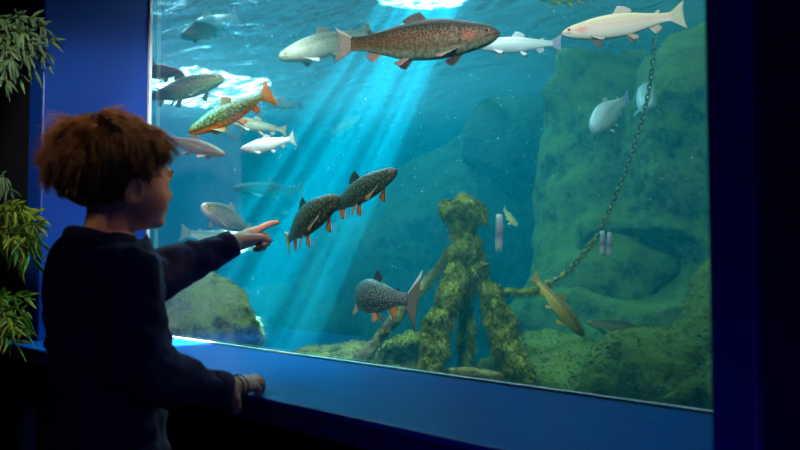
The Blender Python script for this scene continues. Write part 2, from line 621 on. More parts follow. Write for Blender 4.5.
logpart('post', [(463, 208, 2.95), (464, 240, 2.95), (464, 285, 2.95)], [.046, .042, .040], 3, amp=.5, tuft=2400, tl=.022)
logpart('post_cap', [(450, 211, 2.93), (466, 207, 2.93), (481, 214, 2.95)], [.026, .032, .024], 4, amp=.6, tuft=1100, tl=.022)
logpart('leg', [(458, 268, 2.90), (446, 310, 2.84), (428, 366, 2.76)], [.030, .036, .042], 5, amp=.55, tuft=2300, tl=.024)
logpart('leg', [(476, 266, 2.93), (497, 315, 2.87), (522, 384, 2.78)], [.032, .042, .040], 6, amp=.55, tuft=2500, tl=.024)
logpart('leg', [(466, 275, 3.02), (466, 320, 3.06), (466, 372, 3.1)], [.026, .026, .030], 7, amp=.5, tuft=1000, tl=.02)
logpart('brace', [(450, 255, 2.98), (405, 308, 3.02), (360, 360, 3.06)], [.020, .022, .022], 8, 'wood', .25, 400, .014, label='bare slanting pole')
logpart('crosspiece', [(418, 372, 2.84), (470, 372, 2.83), (510, 378, 2.8)], [.014, .018, .016], 9, 'wood', .3, 300, .014, label='bare brown crosspiece')
logpart('collar', [(448, 255, 2.93), (464, 248, 2.88), (480, 255, 2.93)], [.018, .024, .018], 10, amp=.5, tuft=700, tl=.02)

# chain
cp = [V2C(*q) for q in [(655, 38, 3.15), (650, 85, 3.15), (637, 138, 3.12), (618, 190, 3.08), (600, 230, 3.05), (576, 262, 3.0), (552, 282, 2.97), (530, 292, 2.95), (505, 292, 2.94), (484, 289, 2.94)]]
def spline(cp, n):
    out = []
    k = len(cp)
    for i in range(n):
        t = i / (n - 1) * (k - 1)
        j = min(int(t), k - 2)
        u = t - j
        p0, p1, p2, p3_ = cp[max(j - 1, 0)], cp[j], cp[j + 1], cp[min(j + 2, k - 1)]
        out.append(.5 * ((2 * p1) + (-p0 + p2) * u + (2 * p0 - 5 * p1 + 4 * p2 - p3_) * u * u + (-p0 + 3 * p1 - 3 * p2 + p3_) * u ** 3))
    return out
cs_ = c2w(spline(cp, 400))
seg = np.concatenate([[0], np.cumsum(np.linalg.norm(np.diff(cs_, axis=0), axis=1))])
chain = empty('chain', Vector(cs_[-1]))
tag(chain, 'weed-slimed iron chain hanging from the top right down to the timber frame', 'chain')
LK = .027
nl = int(seg[-1] / (LK * .78))
proto = None
for i in range(nl):
    s0 = (i + .5) * LK * .78
    pos = np.array([np.interp(s0, seg, cs_[:, k]) for k in range(3)])
    pb = np.array([np.interp(s0 + .004, seg, cs_[:, k]) for k in range(3)])
    d = Vector(pb - pos).normalized()
    if proto is None:
        mb = MB()
        pts = []
        for k in range(17):
            t = 2 * math.pi * k / 16
            pts.append((LK * .5 * (abs(math.cos(t)) ** .8) * (1 if math.cos(t) > 0 else -1), LK * .3 * math.sin(t), 0))
        mb.tube(pts, .0036, 6, caps=False)
        proto = mb.build('link', M['iron'], None, origin=(0, 0, 0))
        o = proto
    else:
        o = proto.copy()
        COL.objects.link(o)
    o.parent = chain
    a = d.orthogonal().normalized()
    a = (Vector((0, 0, 1)).cross(d)).normalized() if abs(d.z) < .99 else a
    bb = d.cross(a)
    if i % 2:
        a, bb = bb, -a
    o.matrix_local = Matrix.Translation(Vector(pos) - Vector(chain['_w'])) @ Matrix((d, a, bb)).transposed().to_4x4()
# weed that has grown round the lower chain
ii = [int(v) for v in np.linspace(150, 398, 26)]
C_ = [cs_[i] for i in ii]
def fnw(p):
    d = None
    for i in range(len(C_) - 1):
        e = sd_cap(p, C_[i], C_[i + 1], .004 + .011 * i / 25, .004 + .011 * (i + 1) / 25)
        d = e if d is None else np.minimum(d, e)
    return d + .007 * fbm(p, 40, 3, 77)
v, f = nets(fnw, np.min(C_, 0) - .04, np.max(C_, 0) + .04, .006)
v, fl = grow(v, f, 1300, .012, .002, RNG, 1.0)
o = link('weed', v, fl, M['moss'], chain)
o['label'] = 'olive weed grown round the lower chain'

# pale upright streaks, built as thin strips in the water
mp = (lambda t: (t.bsdf(Base_Color=t.ramp(t.n('ShaderNodeSeparateXYZ', {0: t.coord('Generated')}).outputs[2],
     [(0.0, (.42, .42, .46)), (.3, (.36, .24, .28)), (.45, (.10, .10, .16)), (.6, (.28, .22, .25)), (.8, (.3, .3, .33))]), Roughness=.5), t.m)[1])(NT('pale_strip_colour'))
def strip(x0, x1, y0, y1, z, label):
    mb = MB()
    A, Bp = V2C(x0, y0, z), V2C(x1, y1, z)
    w = (Bp[0] - A[0]) / 2
    n = 9
    vs_ = []
    for i in range(n):
        t = i / (n - 1)
        c = A + (np.array([Bp[0], Bp[1], Bp[2]]) - A) * t
        c[0] = (A[0] + Bp[0]) / 2 + .0008 * math.sin(t * 5)
        for sx, sy in ((-1, -1), (1, -1), (1, 1), (-1, 1)):
            vs_.append(c + np.array([sx * w * (1 if .05 < t < .95 else .8), sy * .003, 0]))
    fs = [(i * 4 + k, i * 4 + (k + 1) % 4, i * 4 + 4 + (k + 1) % 4, i * 4 + 4 + k) for i in range(n - 1) for k in range(4)] + [(3, 2, 1, 0), tuple(n * 4 - 4 + k for k in range(4))]
    mb.add(c2w(np.array(vs_)), fs)
    o = mb.build('pale_strip', mp)
    tag(o, label, 'strip', 'pale upright strips in the water')
strip(495.5, 502.5, 214, 251, 2.7, 'pale pinkish upright strip right beside the top of the mossy timber post')
strip(600, 605, 231, 254, 2.7, 'left pale short strip of the close pair left of the dark hollow')
strip(607, 612, 232, 256, 2.7, 'right pale short strip of the close pair left of the dark hollow')

# ------------------------------------------------------------------ fish
def fish_mat(name, back, side, belly, stripe=None, stripe_s=0.0, spots=(0.01, 0.01, 0.01), spot_s=0.5, spot_scale=60,
             verm=0.0, verm_col=(.35, .35, .12), vscale=30, rough=0.35, gill=None, low=0.16, dots=None, hi=0.72, mottle=.55):
    t = NT(name)
    uv = t.n('ShaderNodeUVMap', uv_map='UVMap').outputs[0]
    sp = t.n('ShaderNodeSeparateXYZ', {0: uv})
    u, v = sp.outputs[0], sp.outputs[1]
    oc = t.coord()
    nz = t.noise(9, 5, .6, t.n('ShaderNodeMapping', {'Vector': uv, 'Scale': (6, 1.2, 1)}).outputs[0])
    vv_ = t.math('ADD', v, t.math('MULTIPLY', t.math('SUBTRACT', nz, .5), .12))
    c = t.ramp(vv_, [(low, belly), (low + .14, side), (hi - .14, side), (hi, back)])
    mot = t.noise(1.0, 4, .6, t.n('ShaderNodeMapping', {'Vector': uv, 'Scale': (46, 9, 1)}).outputs[0])
    c = t.mix(t.math('MULTIPLY', t.ramp(mot, [(.42, (1, 1, 1)), (.58, (0, 0, 0))]), mottle), c, tuple(x * .45 for x in back))
    if stripe:
        d = t.math('ABSOLUTE', t.math('SUBTRACT', vv_, .53))
        f = t.math('MULTIPLY', t.math('SUBTRACT', 1.0, t.math('DIVIDE', d, .13), True), stripe_s)
        c = t.mix(f, c, stripe)
    if gill:
        du = t.math('DIVIDE', t.math('SUBTRACT', u, .155), .05)
        dv = t.math('DIVIDE', t.math('SUBTRACT', v, .47), .2)
        r = t.math('ADD', t.math('MULTIPLY', du, du), t.math('MULTIPLY', dv, dv))
        c = t.mix(t.math('MULTIPLY', t.math('SUBTRACT', 1.0, r, True), .8), c, gill)
    suv = t.n('ShaderNodeMapping', {'Vector': uv, 'Scale': (4.4, 1.0, 1)}).outputs[0]
    if verm > 0:
        w = t.noise(vscale * .26, 2, .5, suv, 1.5)
        wf = t.ramp(t.math('ABSOLUTE', t.math('SUBTRACT', w, .5)), [(0.02, (1, 1, 1)), (.05, (0, 0, 0))])
        up = t.ramp(v, [(.35, (0, 0, 0)), (.6, (1, 1, 1))])
        c = t.mix(t.math('MULTIPLY', t.math('MULTIPLY', wf, up), verm), c, verm_col)
    vo = t.n('ShaderNodeTexVoronoi', {'Vector': suv, 'Scale': spot_scale * .085, 'Randomness': 1.0}, voronoi_dimensions='2D')
    sf = t.ramp(vo.outputs['Distance'], [(.27, (1, 1, 1)), (.40, (0, 0, 0))])
    up = t.ramp(v, [(.28, (0, 0, 0)), (.55, (1, 1, 1))])
    c = t.mix(t.math('MULTIPLY', t.math('MULTIPLY', sf, up), spot_s), c, spots)
    if dots:
        vo = t.n('ShaderNodeTexVoronoi', {'Vector': suv, 'Scale': spot_scale * .05, 'Randomness': 1.0}, voronoi_dimensions='2D')
        sf = t.ramp(vo.outputs['Distance'], [(.12, (1, 1, 1)), (.2, (0, 0, 0))])
        c = t.mix(t.math('MULTIPLY', sf, .7), c, dots)
    # mouth line
    mu = t.math('LESS_THAN', u, .075)
    mv = t.math('LESS_THAN', t.math('ABSOLUTE', t.math('SUBTRACT', v, t.math('SUBTRACT', .44, t.math('MULTIPLY', u, 1.6)))), .03)
    c = t.mix(t.math('MULTIPLY', t.math('MULTIPLY', mu, mv), .75), c, (.02, .015, .01))
    sc_ = t.n('ShaderNodeTexVoronoi', {'Vector': suv, 'Scale': 70.0}).outputs['Distance']
    t.bsdf(Base_Color=c, Roughness=rough, Specular_IOR_Level=.35, Metallic=.0, Normal=t.bump(sc_, .25, .002))
    return t.m


def fin_mat(name, base, edge=None, mid=None, spots=0.0, transl=.45, alpha=1.0):
    t = NT(name)
    uv = t.n('ShaderNodeUVMap', uv_map='UVMap').outputs[0]
    sp = t.n('ShaderNodeSeparateXYZ', {0: uv})
    a, bq = sp.outputs[0], sp.outputs[1]
    rays = t.noise(1.0, 2, .5, t.n('ShaderNodeMapping', {'Vector': uv, 'Scale': (1.2, 26, 1)}).outputs[0])
    c = t.mix(rays, tuple(x * .72 for x in base), tuple(min(1, x * 1.25) for x in base))
    if spots:
        vo = t.n('ShaderNodeTexVoronoi', {'Vector': uv, 'Scale': 11.0}).outputs['Distance']
        c = t.mix(t.math('MULTIPLY', t.ramp(vo, [(.2, (1, 1, 1)), (.34, (0, 0, 0))]), spots), c, (.03, .03, .02))
    if mid:
        c = t.mix(t.ramp(bq, [(.10, (0, 0, 0)), (.13, (1, 1, 1)), (.2, (1, 1, 1)), (.27, (0, 0, 0))]), c, mid)
    if edge:
        c = t.mix(t.ramp(bq, [(.09, (1, 1, 1)), (.14, (0, 0, 0))]), c, edge)
    nd = t.bsdf(Base_Color=c, Roughness=.45, Specular_IOR_Level=.4, Normal=t.bump(rays, .4, .003))
    tl = t.n('ShaderNodeBsdfTranslucent', {'Color': c}).outputs[0]
    mx = t.n('ShaderNodeMixShader', {0: transl, 1: nd.outputs[0], 2: tl}).outputs[0]
    if alpha < 1:
        tp = t.n('ShaderNodeBsdfTransparent').outputs[0]
        mx = t.n('ShaderNodeMixShader', {0: alpha, 1: tp, 2: mx}).outputs[0]
    t.l(mx, t.out.inputs[0])
    return t.m


M['pupil'] = mat_plain('fish_pupil', (.004, .004, .005), .1, None, 0, .8)
M['iris'] = mat_plain('fish_iris', (.45, .38, .18), .25, None, 0, .6)
M['iris_pink'] = mat_plain('fish_iris_pink', (.7, .3, .25), .25, None, 0, .6)

SPEC = {}
SPEC['rainbow'] = dict(kind='rainbow_trout', body=fish_mat('rainbow_skin', (.03, .035, .025), (.24, .165, .085), (.30, .36, .24), (.36, .10, .045), .5, spot_s=.9, spot_scale=170, gill=(.62, .14, .08), low=.12, hi=.82),
                       fin=fin_mat('rainbow_fin', (.70, .42, .34), (.9, .85, .8)), tail=fin_mat('rainbow_tail', (.66, .54, .46), (.9, .85, .8), spots=.4), dorsal=fin_mat('rainbow_dorsal', (.25, .22, .18), None, spots=.6))
SPEC['green'] = dict(kind='rainbow_trout', body=fish_mat('green_skin', (.07, .10, .05), (.20, .28, .12), (.25, .42, .22), (.35, .14, .08), .7, spot_s=.6, spot_scale=100),
                     fin=fin_mat('green_fin', (.3, .35, .25)), tail=fin_mat('green_tail', (.22, .25, .15), spots=.5), dorsal=fin_mat('green_dorsal', (.2, .25, .15)))
SPEC['brown'] = dict(kind='brown_trout', body=fish_mat('brown_skin', (.08, .06, .04), (.20, .14, .08), (.30, .26, .16), (.3, .12, .07), .4, spot_s=.6, spot_scale=80),
                     fin=fin_mat('brown_fin', (.32, .24, .15)), tail=fin_mat('brown_tail', (.22, .14, .10), spots=.4), dorsal=fin_mat('brown_dorsal', (.2, .14, .1)))
SPEC['grey'] = dict(kind='grey_trout', body=fish_mat('grey_skin', (.22, .27, .20), (.50, .54, .42), (.7, .74, .62), None, 0, spot_s=.45, spot_scale=170, mottle=.3),
                    fin=fin_mat('grey_fin', (.75, .72, .65), transl=.3), tail=fin_mat('grey_tail', (.5, .5, .42), spots=.4), dorsal=fin_mat('grey_dorsal', (.4, .4, .32)))
SPEC['silver'] = dict(kind='silver_trout', body=fish_mat('silver_skin', (.35, .45, .45), (.68, .75, .78), (.8, .85, .88), (.6, .5, .5), .3, spot_s=.15, spot_scale=120, mottle=.08),
                      fin=fin_mat('silver_fin', (.75, .75, .82)), tail=fin_mat('silver_tail', (.5, .48, .6)), dorsal=fin_mat('silver_dorsal', (.6, .62, .65)))
SPEC['albino'] = dict(kind='albino_trout', body=fish_mat('albino_skin', (.80, .66, .42), (.92, .76, .62), (.95, .90, .80), (.9, .52, .42), .6, spot_s=0.0, gill=(.95, .32, .22), mottle=.08),
                      fin=fin_mat('albino_fin', (.95, .66, .55), (.98, .95, .9)), tail=fin_mat('albino_tail', (.95, .78, .6)), dorsal=fin_mat('albino_dorsal', (.92, .72, .62)))
SPEC['white'] = dict(kind='white_trout', body=fish_mat('white_skin', (.9, .9, .85), (.97, .95, .92), (.98, .98, .96), None, 0, spot_s=0.0, rough=.25, mottle=.08),
                     fin=fin_mat('white_fin', (.97, .92, .86)), tail=fin_mat('white_tail', (.97, .92, .8)), dorsal=fin_mat('white_dorsal', (.95, .92, .85)))
_of = fin_mat('brook_fin', (.92, .24, .02), (.98, .97, .93), (.03, .02, .02), transl=.4)
SPEC['brook'] = dict(kind='brook_trout', body=fish_mat('brook_skin', (.012, .03, .012), (.045, .085, .03), (.85, .20, .03), None, 0, (.30, .32, .10), .45, 100, verm=.5, verm_col=(.42, .45, .16), low=.22, dots=(.6, .5, .15), hi=.6),
                     fin=_of, tail=fin_mat('brook_tail', (.80, .26, .04), (.9, .55, .2), spots=.25, transl=.4), dorsal=fin_mat('brook_dorsal', (.55, .40, .18), (.85, .8, .65), spots=.5))
SPEC['dark_brook'] = dict(kind='brook_trout', body=fish_mat('dark_brook_skin', (.010, .022, .010), (.022, .045, .020), (.10, .12, .06), None, 0, (.22, .26, .17), .45, 120, verm=.4, verm_col=(.16, .2, .11), vscale=45, low=.06, dots=(.35, .36, .22), hi=.6),
                          fin=_of, tail=fin_mat('dark_brook_tail', (.85, .55, .10), (.97, .95, .85), spots=.15, transl=.45), dorsal=fin_mat('dark_dorsal', (.05, .06, .05), spots=.5))
SPEC['rear_brook'] = dict(SPEC['dark_brook'], body=fish_mat('rear_brook_skin', (.012, .014, .012), (.03, .034, .03), (.12, .12, .10), None, 0, (.38, .38, .32), .55, 200, verm=.1, vscale=60, low=.06, dots=(.5, .5, .42), hi=.6),
                          tail=fin_mat('rear_brook_tail', (.16, .12, .08), (.75, .72, .65), spots=.6, transl=.25))
SPEC['yellow'] = dict(kind='yellow_trout', body=fish_mat('yellow_skin', (.26, .23, .06), (.80, .68, .16), (.90, .82, .40), None, 0, (.05, .04, .02), .8, 150, low=.1, hi=.85, mottle=.1),
                      fin=fin_mat('yellow_fin', (.8, .6, .18)), tail=fin_mat('yellow_tail', (.6, .45, .2), spots=.4), dorsal=fin_mat('yellow_dorsal', (.5, .42, .18), spots=.5))

S_ = np.array([0, .012, .04, .09, .16, .22, .30, .40, .50, .60, .70, .79, .85, .885])
TOP_ = np.array([.006, .023, .042, .060, .074, .088, .101, .107, .101, .085, .063, .045, .041, .045])
BOT_ = np.array([.006, .023, .042, .062, .078, .092, .104, .109, .106, .091, .064, .042, .036, .040])
WID_ = np.array([.006, .021, .037, .049, .056, .060, .064, .064, .059, .048, .033, .019, .011, .004])


def make_fish(spec, nose, tail, label, group=None, bend=0.0, roll=0.0, fat=1.0, fins=1.0, res=1.0, tilt_up=None, name=None, fork=.05, flare=1.0, pec=1.0, wide=1.0):
    """nose, tail: (px, py, metres off) surveyed spots; bend: how far the tail swings sideways (radians)"""
    sp = SPEC[spec]
    A, B = np.array(P(*nose)), np.array(P(*tail))
    dirv = Vector(A - B)
    chord = dirv.length
    dirv.normalize()
    # arc of angle 'bend' whose chord is the given length
    L = chord * ((bend / 2) / math.sin(bend / 2) if abs(bend) > 1e-4 else 1.0)
    side = UV_.cross(dirv).normalized()
    upv = dirv.cross(side).normalized()
    R = Matrix.Rotation(roll, 3, dirv)
    side, upv = R @ side, R @ upv
    dn, sn, un = np.array(dirv), np.array(side), np.array(upv)
    mid = (A + B) / 2

    def warp(s, y, z):
        s, y, z = np.asarray(s, float), np.asarray(y, float), np.asarray(z, float)
        if abs(bend) < 1e-4:
            x, yy = (.5 - s), y
        else:
            th = bend * (s - .5)
            Rr = 1 / bend
            x = -np.sin(th) * (Rr - y)
            yy = Rr - np.cos(th) * (Rr - y)
            yy = yy - (Rr - Rr * math.cos(bend / 2)) * .5
        return mid + L * (x[..., None] * dn + yy[..., None] * sn + z[..., None] * un)

    ns, na = int(56 * res), int(28 * res)
    ss = np.concatenate([np.linspace(0, 1, ns) ** 1.25 * .885])
    sm = lambda arr: np.interp(ss, S_, arr)
    top, bot, wid = sm(TOP_) * fat, sm(BOT_) * fat, sm(WID_) * (fat + 1) / 2 * wide
    def smooth(a):
        k = a.copy()
        for _ in range(3):
            k[1:-1] = (k[:-2] + 2 * k[1:-1] + k[2:]) / 4
        return k
    top, bot, wid = smooth(top), smooth(bot), smooth(wid)
    gillbump = np.exp(-((ss - .195) / .012) ** 2) * .0035 - np.exp(-((ss - .215) / .01) ** 2) * .003
    vs_, uv = [], []
    for i in range(ns):
        a = 2 * np.pi * np.arange(na) / na
        cz, cy = np.sin(a), np.cos(a)
        z = np.where(cz > 0, top[i], bot[i]) * np.sign(cz) * np.abs(cz) ** .92
        y = (wid[i] + gillbump[i]) * np.sign(cy) * np.abs(cy) ** .85
        # mouth groove
        g = np.exp(-((z + .010 + ss[i] * .18) / .003) ** 2) * (1 if ss[i] < .075 else 0) * .0035
        y = y - np.sign(y) * g
        vs_.append(warp(np.full(na, ss[i]), y, z))
        uv += [(ss[i], .5 + .5 * c) for c in cz]
    vs_ = np.concatenate(vs_)
    fs = [(i * na + k, (i + 1) * na + k, (i + 1) * na + (k + 1) % na, i * na + (k + 1) % na) for i in range(ns - 1) for k in range(na)]
    fs += [tuple(range(na)), tuple((ns - 1) * na + k for k in range(na))[::-1]]
    root = empty(name or sp['kind'], Vector(mid - un * L * .1))
    tag(root, label, 'fish', group)
    link('body', vs_, fs, sp['body'], root, uvs=uv)
    T = lambda s: float(np.interp(s, ss, top))
    Bt = lambda s: float(np.interp(s, ss, bot))
    Wd = lambda s: float(np.interp(s, ss, wid))

    def fin(nm, B0, B1, T0, T1, mat, bulge=.12, curl=0.0, th=.0028, na_=7, nb=9, notch=0.0):
        B0, B1, T0, T1 = map(np.array, (B0, B1, T0, T1))
        nrm = np.cross(B1 - B0, T0 - B0)
        nrm = nrm / max(np.linalg.norm(nrm), 1e-9)
        mids, uvv = [], []
        for ia in range(na_):
            a = ia / (na_ - 1)
            for ib in range(nb):
                bq = ib / (nb - 1)
                base = B0 + (B1 - B0) * bq
                tip = T0 + (T1 - T0) * bq
                out = ((T0 + T1) / 2 - (B0 + B1) / 2)
                tip = tip + out * (bulge * math.sin(math.pi * bq) - notch * math.sin(math.pi * bq) ** .8)
                q = base + (tip - base) * a + nrm * curl * a * a * np.linalg.norm(out)
                q = q + nrm * .002 * math.sin(bq * 22) * a
                mids.append(q)
                uvv.append((a, bq))
        mids = np.array(mids)
        tks = np.array([th * (1 - .75 * u[0]) * (.4 + .6 * math.sin(math.pi * min(max(u[1], .05), .95))) for u in uvv])
        up_, dn_ = mids + nrm * tks[:, None], mids - nrm * tks[:, None]
        allp = np.concatenate([up_, dn_])
        n = len(mids)
        fs_ = []
        for i in range(na_ - 1):
            for k in range(nb - 1):
                q = (i * nb + k, (i + 1) * nb + k, (i + 1) * nb + k + 1, i * nb + k + 1)
                fs_.append(q)
                fs_.append(tuple(n + x for x in q[::-1]))
        rim = [i * nb for i in range(na_)] + [(na_ - 1) * nb + k for k in range(1, nb)] + [i * nb + nb - 1 for i in range(na_ - 2, -1, -1)]
        for x, y in zip(rim[:-1], rim[1:]):
            fs_.append((x, n + x, n + y, y))
        return link(nm, warp(allp[:, 0], allp[:, 1], allp[:, 2]), fs_, mat, root, uvs=uvv + uvv)

    F = fins
    fin('dorsal_fin', (.41, 0, T(.41) - .012), (.54, 0, T(.54) - .012), (.465, 0, T(.46) + .062 * F), (.575, 0, T(.57) + .022 * F), sp['dorsal'], .18)
    fin('adipose_fin', (.735, 0, T(.735) - .006), (.765, 0, T(.765) - .006), (.765, 0, T(.76) + .024), (.79, 0, T(.79) + .018), sp['dorsal'], .2, th=.004, na_=5, nb=5)
    fin('anal_fin', (.68, 0, -Bt(.68) + .012), (.765, 0, -Bt(.765) + .008), (.735, 0, -Bt(.73) - .062 * F), (.79, 0, -Bt(.79) - .032 * F), sp['fin'], .15)
    for sg in (1, -1):
        fin('pelvic_fin', (.50, sg * .022, -Bt(.5) + .014), (.54, sg * .014, -Bt(.54) + .012), (.555, sg * .05, -Bt(.55) - .055 * F), (.60, sg * .03, -Bt(.58) - .034 * F), sp['fin'], .12)
        fin('pectoral_fin', (.205, sg * Wd(.2) * .75, -Bt(.2) * .66), (.235, sg * Wd(.2) * .7, -Bt(.2) * .84), (.29, sg * (.06 + .05 * pec), -Bt(.2) - .045 * F * pec), (.335, sg * (.05 + .03 * pec), -Bt(.2) - .012 * F), sp['fin'], .14)
    tz = .105 * flare
    fin('tail_fin', (.855, 0, .030), (.855, 0, -.028), (.985, 0, tz), (.985, 0, -tz), sp['tail'], 0, th=.006, na_=9, nb=13, notch=fork * 3.2)
    er = .0125
    for sg in (1, -1):
        c0 = np.array([.058, sg * (Wd(.058) * .93), .012])
        mbv, mf, mm = [], [], []
        N1, N2 = 7, 12
        for i in range(N1):
            t = math.pi * .5 * i / (N1 - 1)
            for k in range(N2):
                q = 2 * math.pi * k / N2
                mbv.append((c0[0] + er * math.sin(t) * math.cos(q), c0[1] + sg * (er * .55 * math.cos(t) - .002), c0[2] + er * math.sin(t) * math.sin(q)))
        for i in range(N1 - 1):
            for k in range(N2):
                mf.append((i * N2 + k, i * N2 + (k + 1) % N2, (i + 1) * N2 + (k + 1) % N2, (i + 1) * N2 + k))
                mm.append(0 if i < 3 else 1)
        mbv = np.array(mbv)
        link('eye', warp(mbv[:, 0], mbv[:, 1], mbv[:, 2]), mf, [M['pupil'], M['iris_pink'] if spec in ('albino', 'white') else M['iris']], root, mi=mm)
    return root


G = 'trout swimming in the tank'
make_fish('rainbow', (500, 34, 2.00), (333, 46, 2.18), 'largest trout, brown with red stripe, swimming right at the top centre', G, bend=-.12, fat=1.06, fins=.8, res=1.3)
make_fish('grey', (278, 58, 2.75), (374, 30, 2.95), 'grey-green speckled trout heading left behind the tail of the largest trout', G, bend=.15)
make_fish('silver', (474, 46, 2.5), (564, 43, 2.45), 'silvery trout half hidden behind the head of the largest trout', G, bend=.1, fat=.85)
make_fish('albino', (562, 34, 2.0), (688, 14, 1.95), 'cream and pink albino trout swimming left at the top right corner', G, bend=.1, fat=.92, fins=1.05, res=1.3, flare=1.15)
make_fish('yellow', (538, -2, 3.0), (592, -4, 3.1), 'yellowish trout cut off by the top edge between the largest and albino trout', G)
make_fish('brown', (181, 37, 4.0), (238, 14, 4.4), 'dim brown trout angled up just under the surface, top left', G, bend=.15)
make_fish('brown', (181, 72, 3.2), (120, 70, 3.3), 'dark reddish trout whose head shows at the left window edge', G)
make_fish('green', (224, 78, 3.0), (140, 100, 3.2), 'green trout with a faint red stripe, heading right below the surface glare', G, bend=.1, fat=.95)
make_fish('brook', (188, 133, 2.45), (273, 92, 2.60), 'green brook trout with orange belly and orange tail, nose down left', G, bend=.25, fat=1.0, fins=1.25, res=1.4, flare=1.6, fork=.02, wide=1.1)
make_fish('brown', (226, 155, 2.8), (158, 136, 2.9), 'dark slender trout with its tail behind the boy\'s hair', G, bend=-.1, fat=.85)
make_fish('grey', (226, 120, 2.9), (288, 131, 3.05), 'small grey-brown trout between the orange-tailed trout and the white one', G, bend=.1, fat=.85)
make_fish('white', (240, 150, 2.75), (296, 138, 2.8), 'pure white trout heading left, directly under the orange-tailed trout', G, bend=.15, fat=1.15, flare=1.5)
make_fish('silver', (262, 101, 4.2), (303, 106, 4.4), 'faint pale trout in the glare behind the orange tail', G)
make_fish('green', (232, 188, 5.2), (306, 190, 5.6), 'ghostly distant trout in the haze above the boy\'s pointing hand', G, fat=.7)
make_fish('green', (362, 118, 6.0), (330, 133, 6.4), 'tiny far-off trout in the light shafts above the dark pair', G)
make_fish('grey', (203, 206, 2.5), (252, 232, 2.8), 'silver speckled trout coming forward just above the pointing arm', G, bend=-.25, fat=1.15, fins=1.0)
make_fish('grey', (268, 246, 3.6), (178, 232, 3.5), 'pale blurred trout partly behind the pointing sleeve and hand', G, bend=.1)
make_fish('dark_brook', (336, 197, 2.15), (283, 244, 2.42), 'left one of the dark brook trout pair, yellow tail near the pointing finger', G, bend=.45, fat=1.12, fins=1.6, res=1.4, flare=1.15, wide=1.2)
make_fish('dark_brook', (396, 170, 2.2), (324, 214, 2.42), 'right one of the dark brook trout pair, nose up to the right', G, bend=.2, fat=1.0, fins=1.6, res=1.4, flare=.75, wide=1.15)
make_fish('rear_brook', (356, 294, 2.66), (413, 301, 2.40), 'dark speckled brook trout turned away, its wide grey tail fanned towards us', G, bend=-1.4, fat=1.5, fins=1.6, res=1.5, roll=.12, flare=2.7, fork=.02, wide=1.2)
make_fish('silver', (592, 130, 2.9), (628, 98, 3.15), 'pale blue trout seen head-on, left of the pair beside the chain', G, bend=.5, fat=1.35, wide=1.3, fins=.8)
make_fish('silver', (646, 108, 3.3), (652, 82, 3.75), 'small pale trout seen head-on, in front of the chain top', G, bend=.3, wide=1.3)
make_fish('yellow', (517, 226, 3.1), (503, 208, 3.2), 'tiny yellow fish beside the pale strip near the timber post', G, bend=.3, flare=1.3)
make_fish('yellow', (584, 336, 2.15), (532, 274, 2.3), 'yellow speckled trout diving right, in front of the rocks', G, bend=-.12, fat=.88, fins=.8, res=1.3, flare=.8)
make_fish('green', (586, 322, 2.9), (660, 333, 3.0), 'dim dark trout resting over the mossy rock bank, right', G, fat=.75)

# specks drifting in the water
mb = MB()
ico = [(0, 0, 1), (0, 0, -1), (1, 0, 0), (-1, 0, 0), (0, 1, 0), (0, -1, 0)]
icf = [(0, 2, 4), (0, 4, 3), (0, 3, 5), (0, 5, 2), (1, 4, 2), (1, 3, 4), (1, 5, 3), (1, 2, 5)]
for i in range(1000):
    z = random.uniform(2.0, 4.2)
    px = random.gauss(330, 120) if i % 3 else random.uniform(170, 700)
    py = random.uniform(0, 340) if i % 2 else random.uniform(0, 200)
    if not 165 < px < 700:
        continue
    p = P(px, py, z)
    if p.y < .05 or p.z < -.3:
        continue
    r = random.uniform(.0008, .0018) * (1 if i % 12 else 1.7)
    mb.add([p + Vector(q) * r for q in ico], icf)
o = mb.build('floating_specks', mat_plain('pale_specks', (.9, .95, .95), .5))
tag(o, 'fine pale specks drifting in the tank water', 'specks', kind='stuff')

# ------------------------------------------------------------------ the boy
exec_boy = True
HC = V2C(121, 177, 1.42)
phi = rad(36)
hf = np.array([math.cos(phi), math.sin(phi), 0.0])        # where the face looks
hr = np.array([math.sin(phi), -math.cos(phi), 0.0])       # his right side
hu = np.array([0, 0, 1.0])
tl_ = rad(-3)
hf, hu = hf * math.cos(tl_) + hu * math.sin(tl_), hu * math.cos(tl_) - hf * math.sin(tl_)
HR = np.stack([hf, hr, hu], 1)
HS = .98


def H(x, y, z):
    return HC + HR @ (np.array([x, y, z]) * HS)


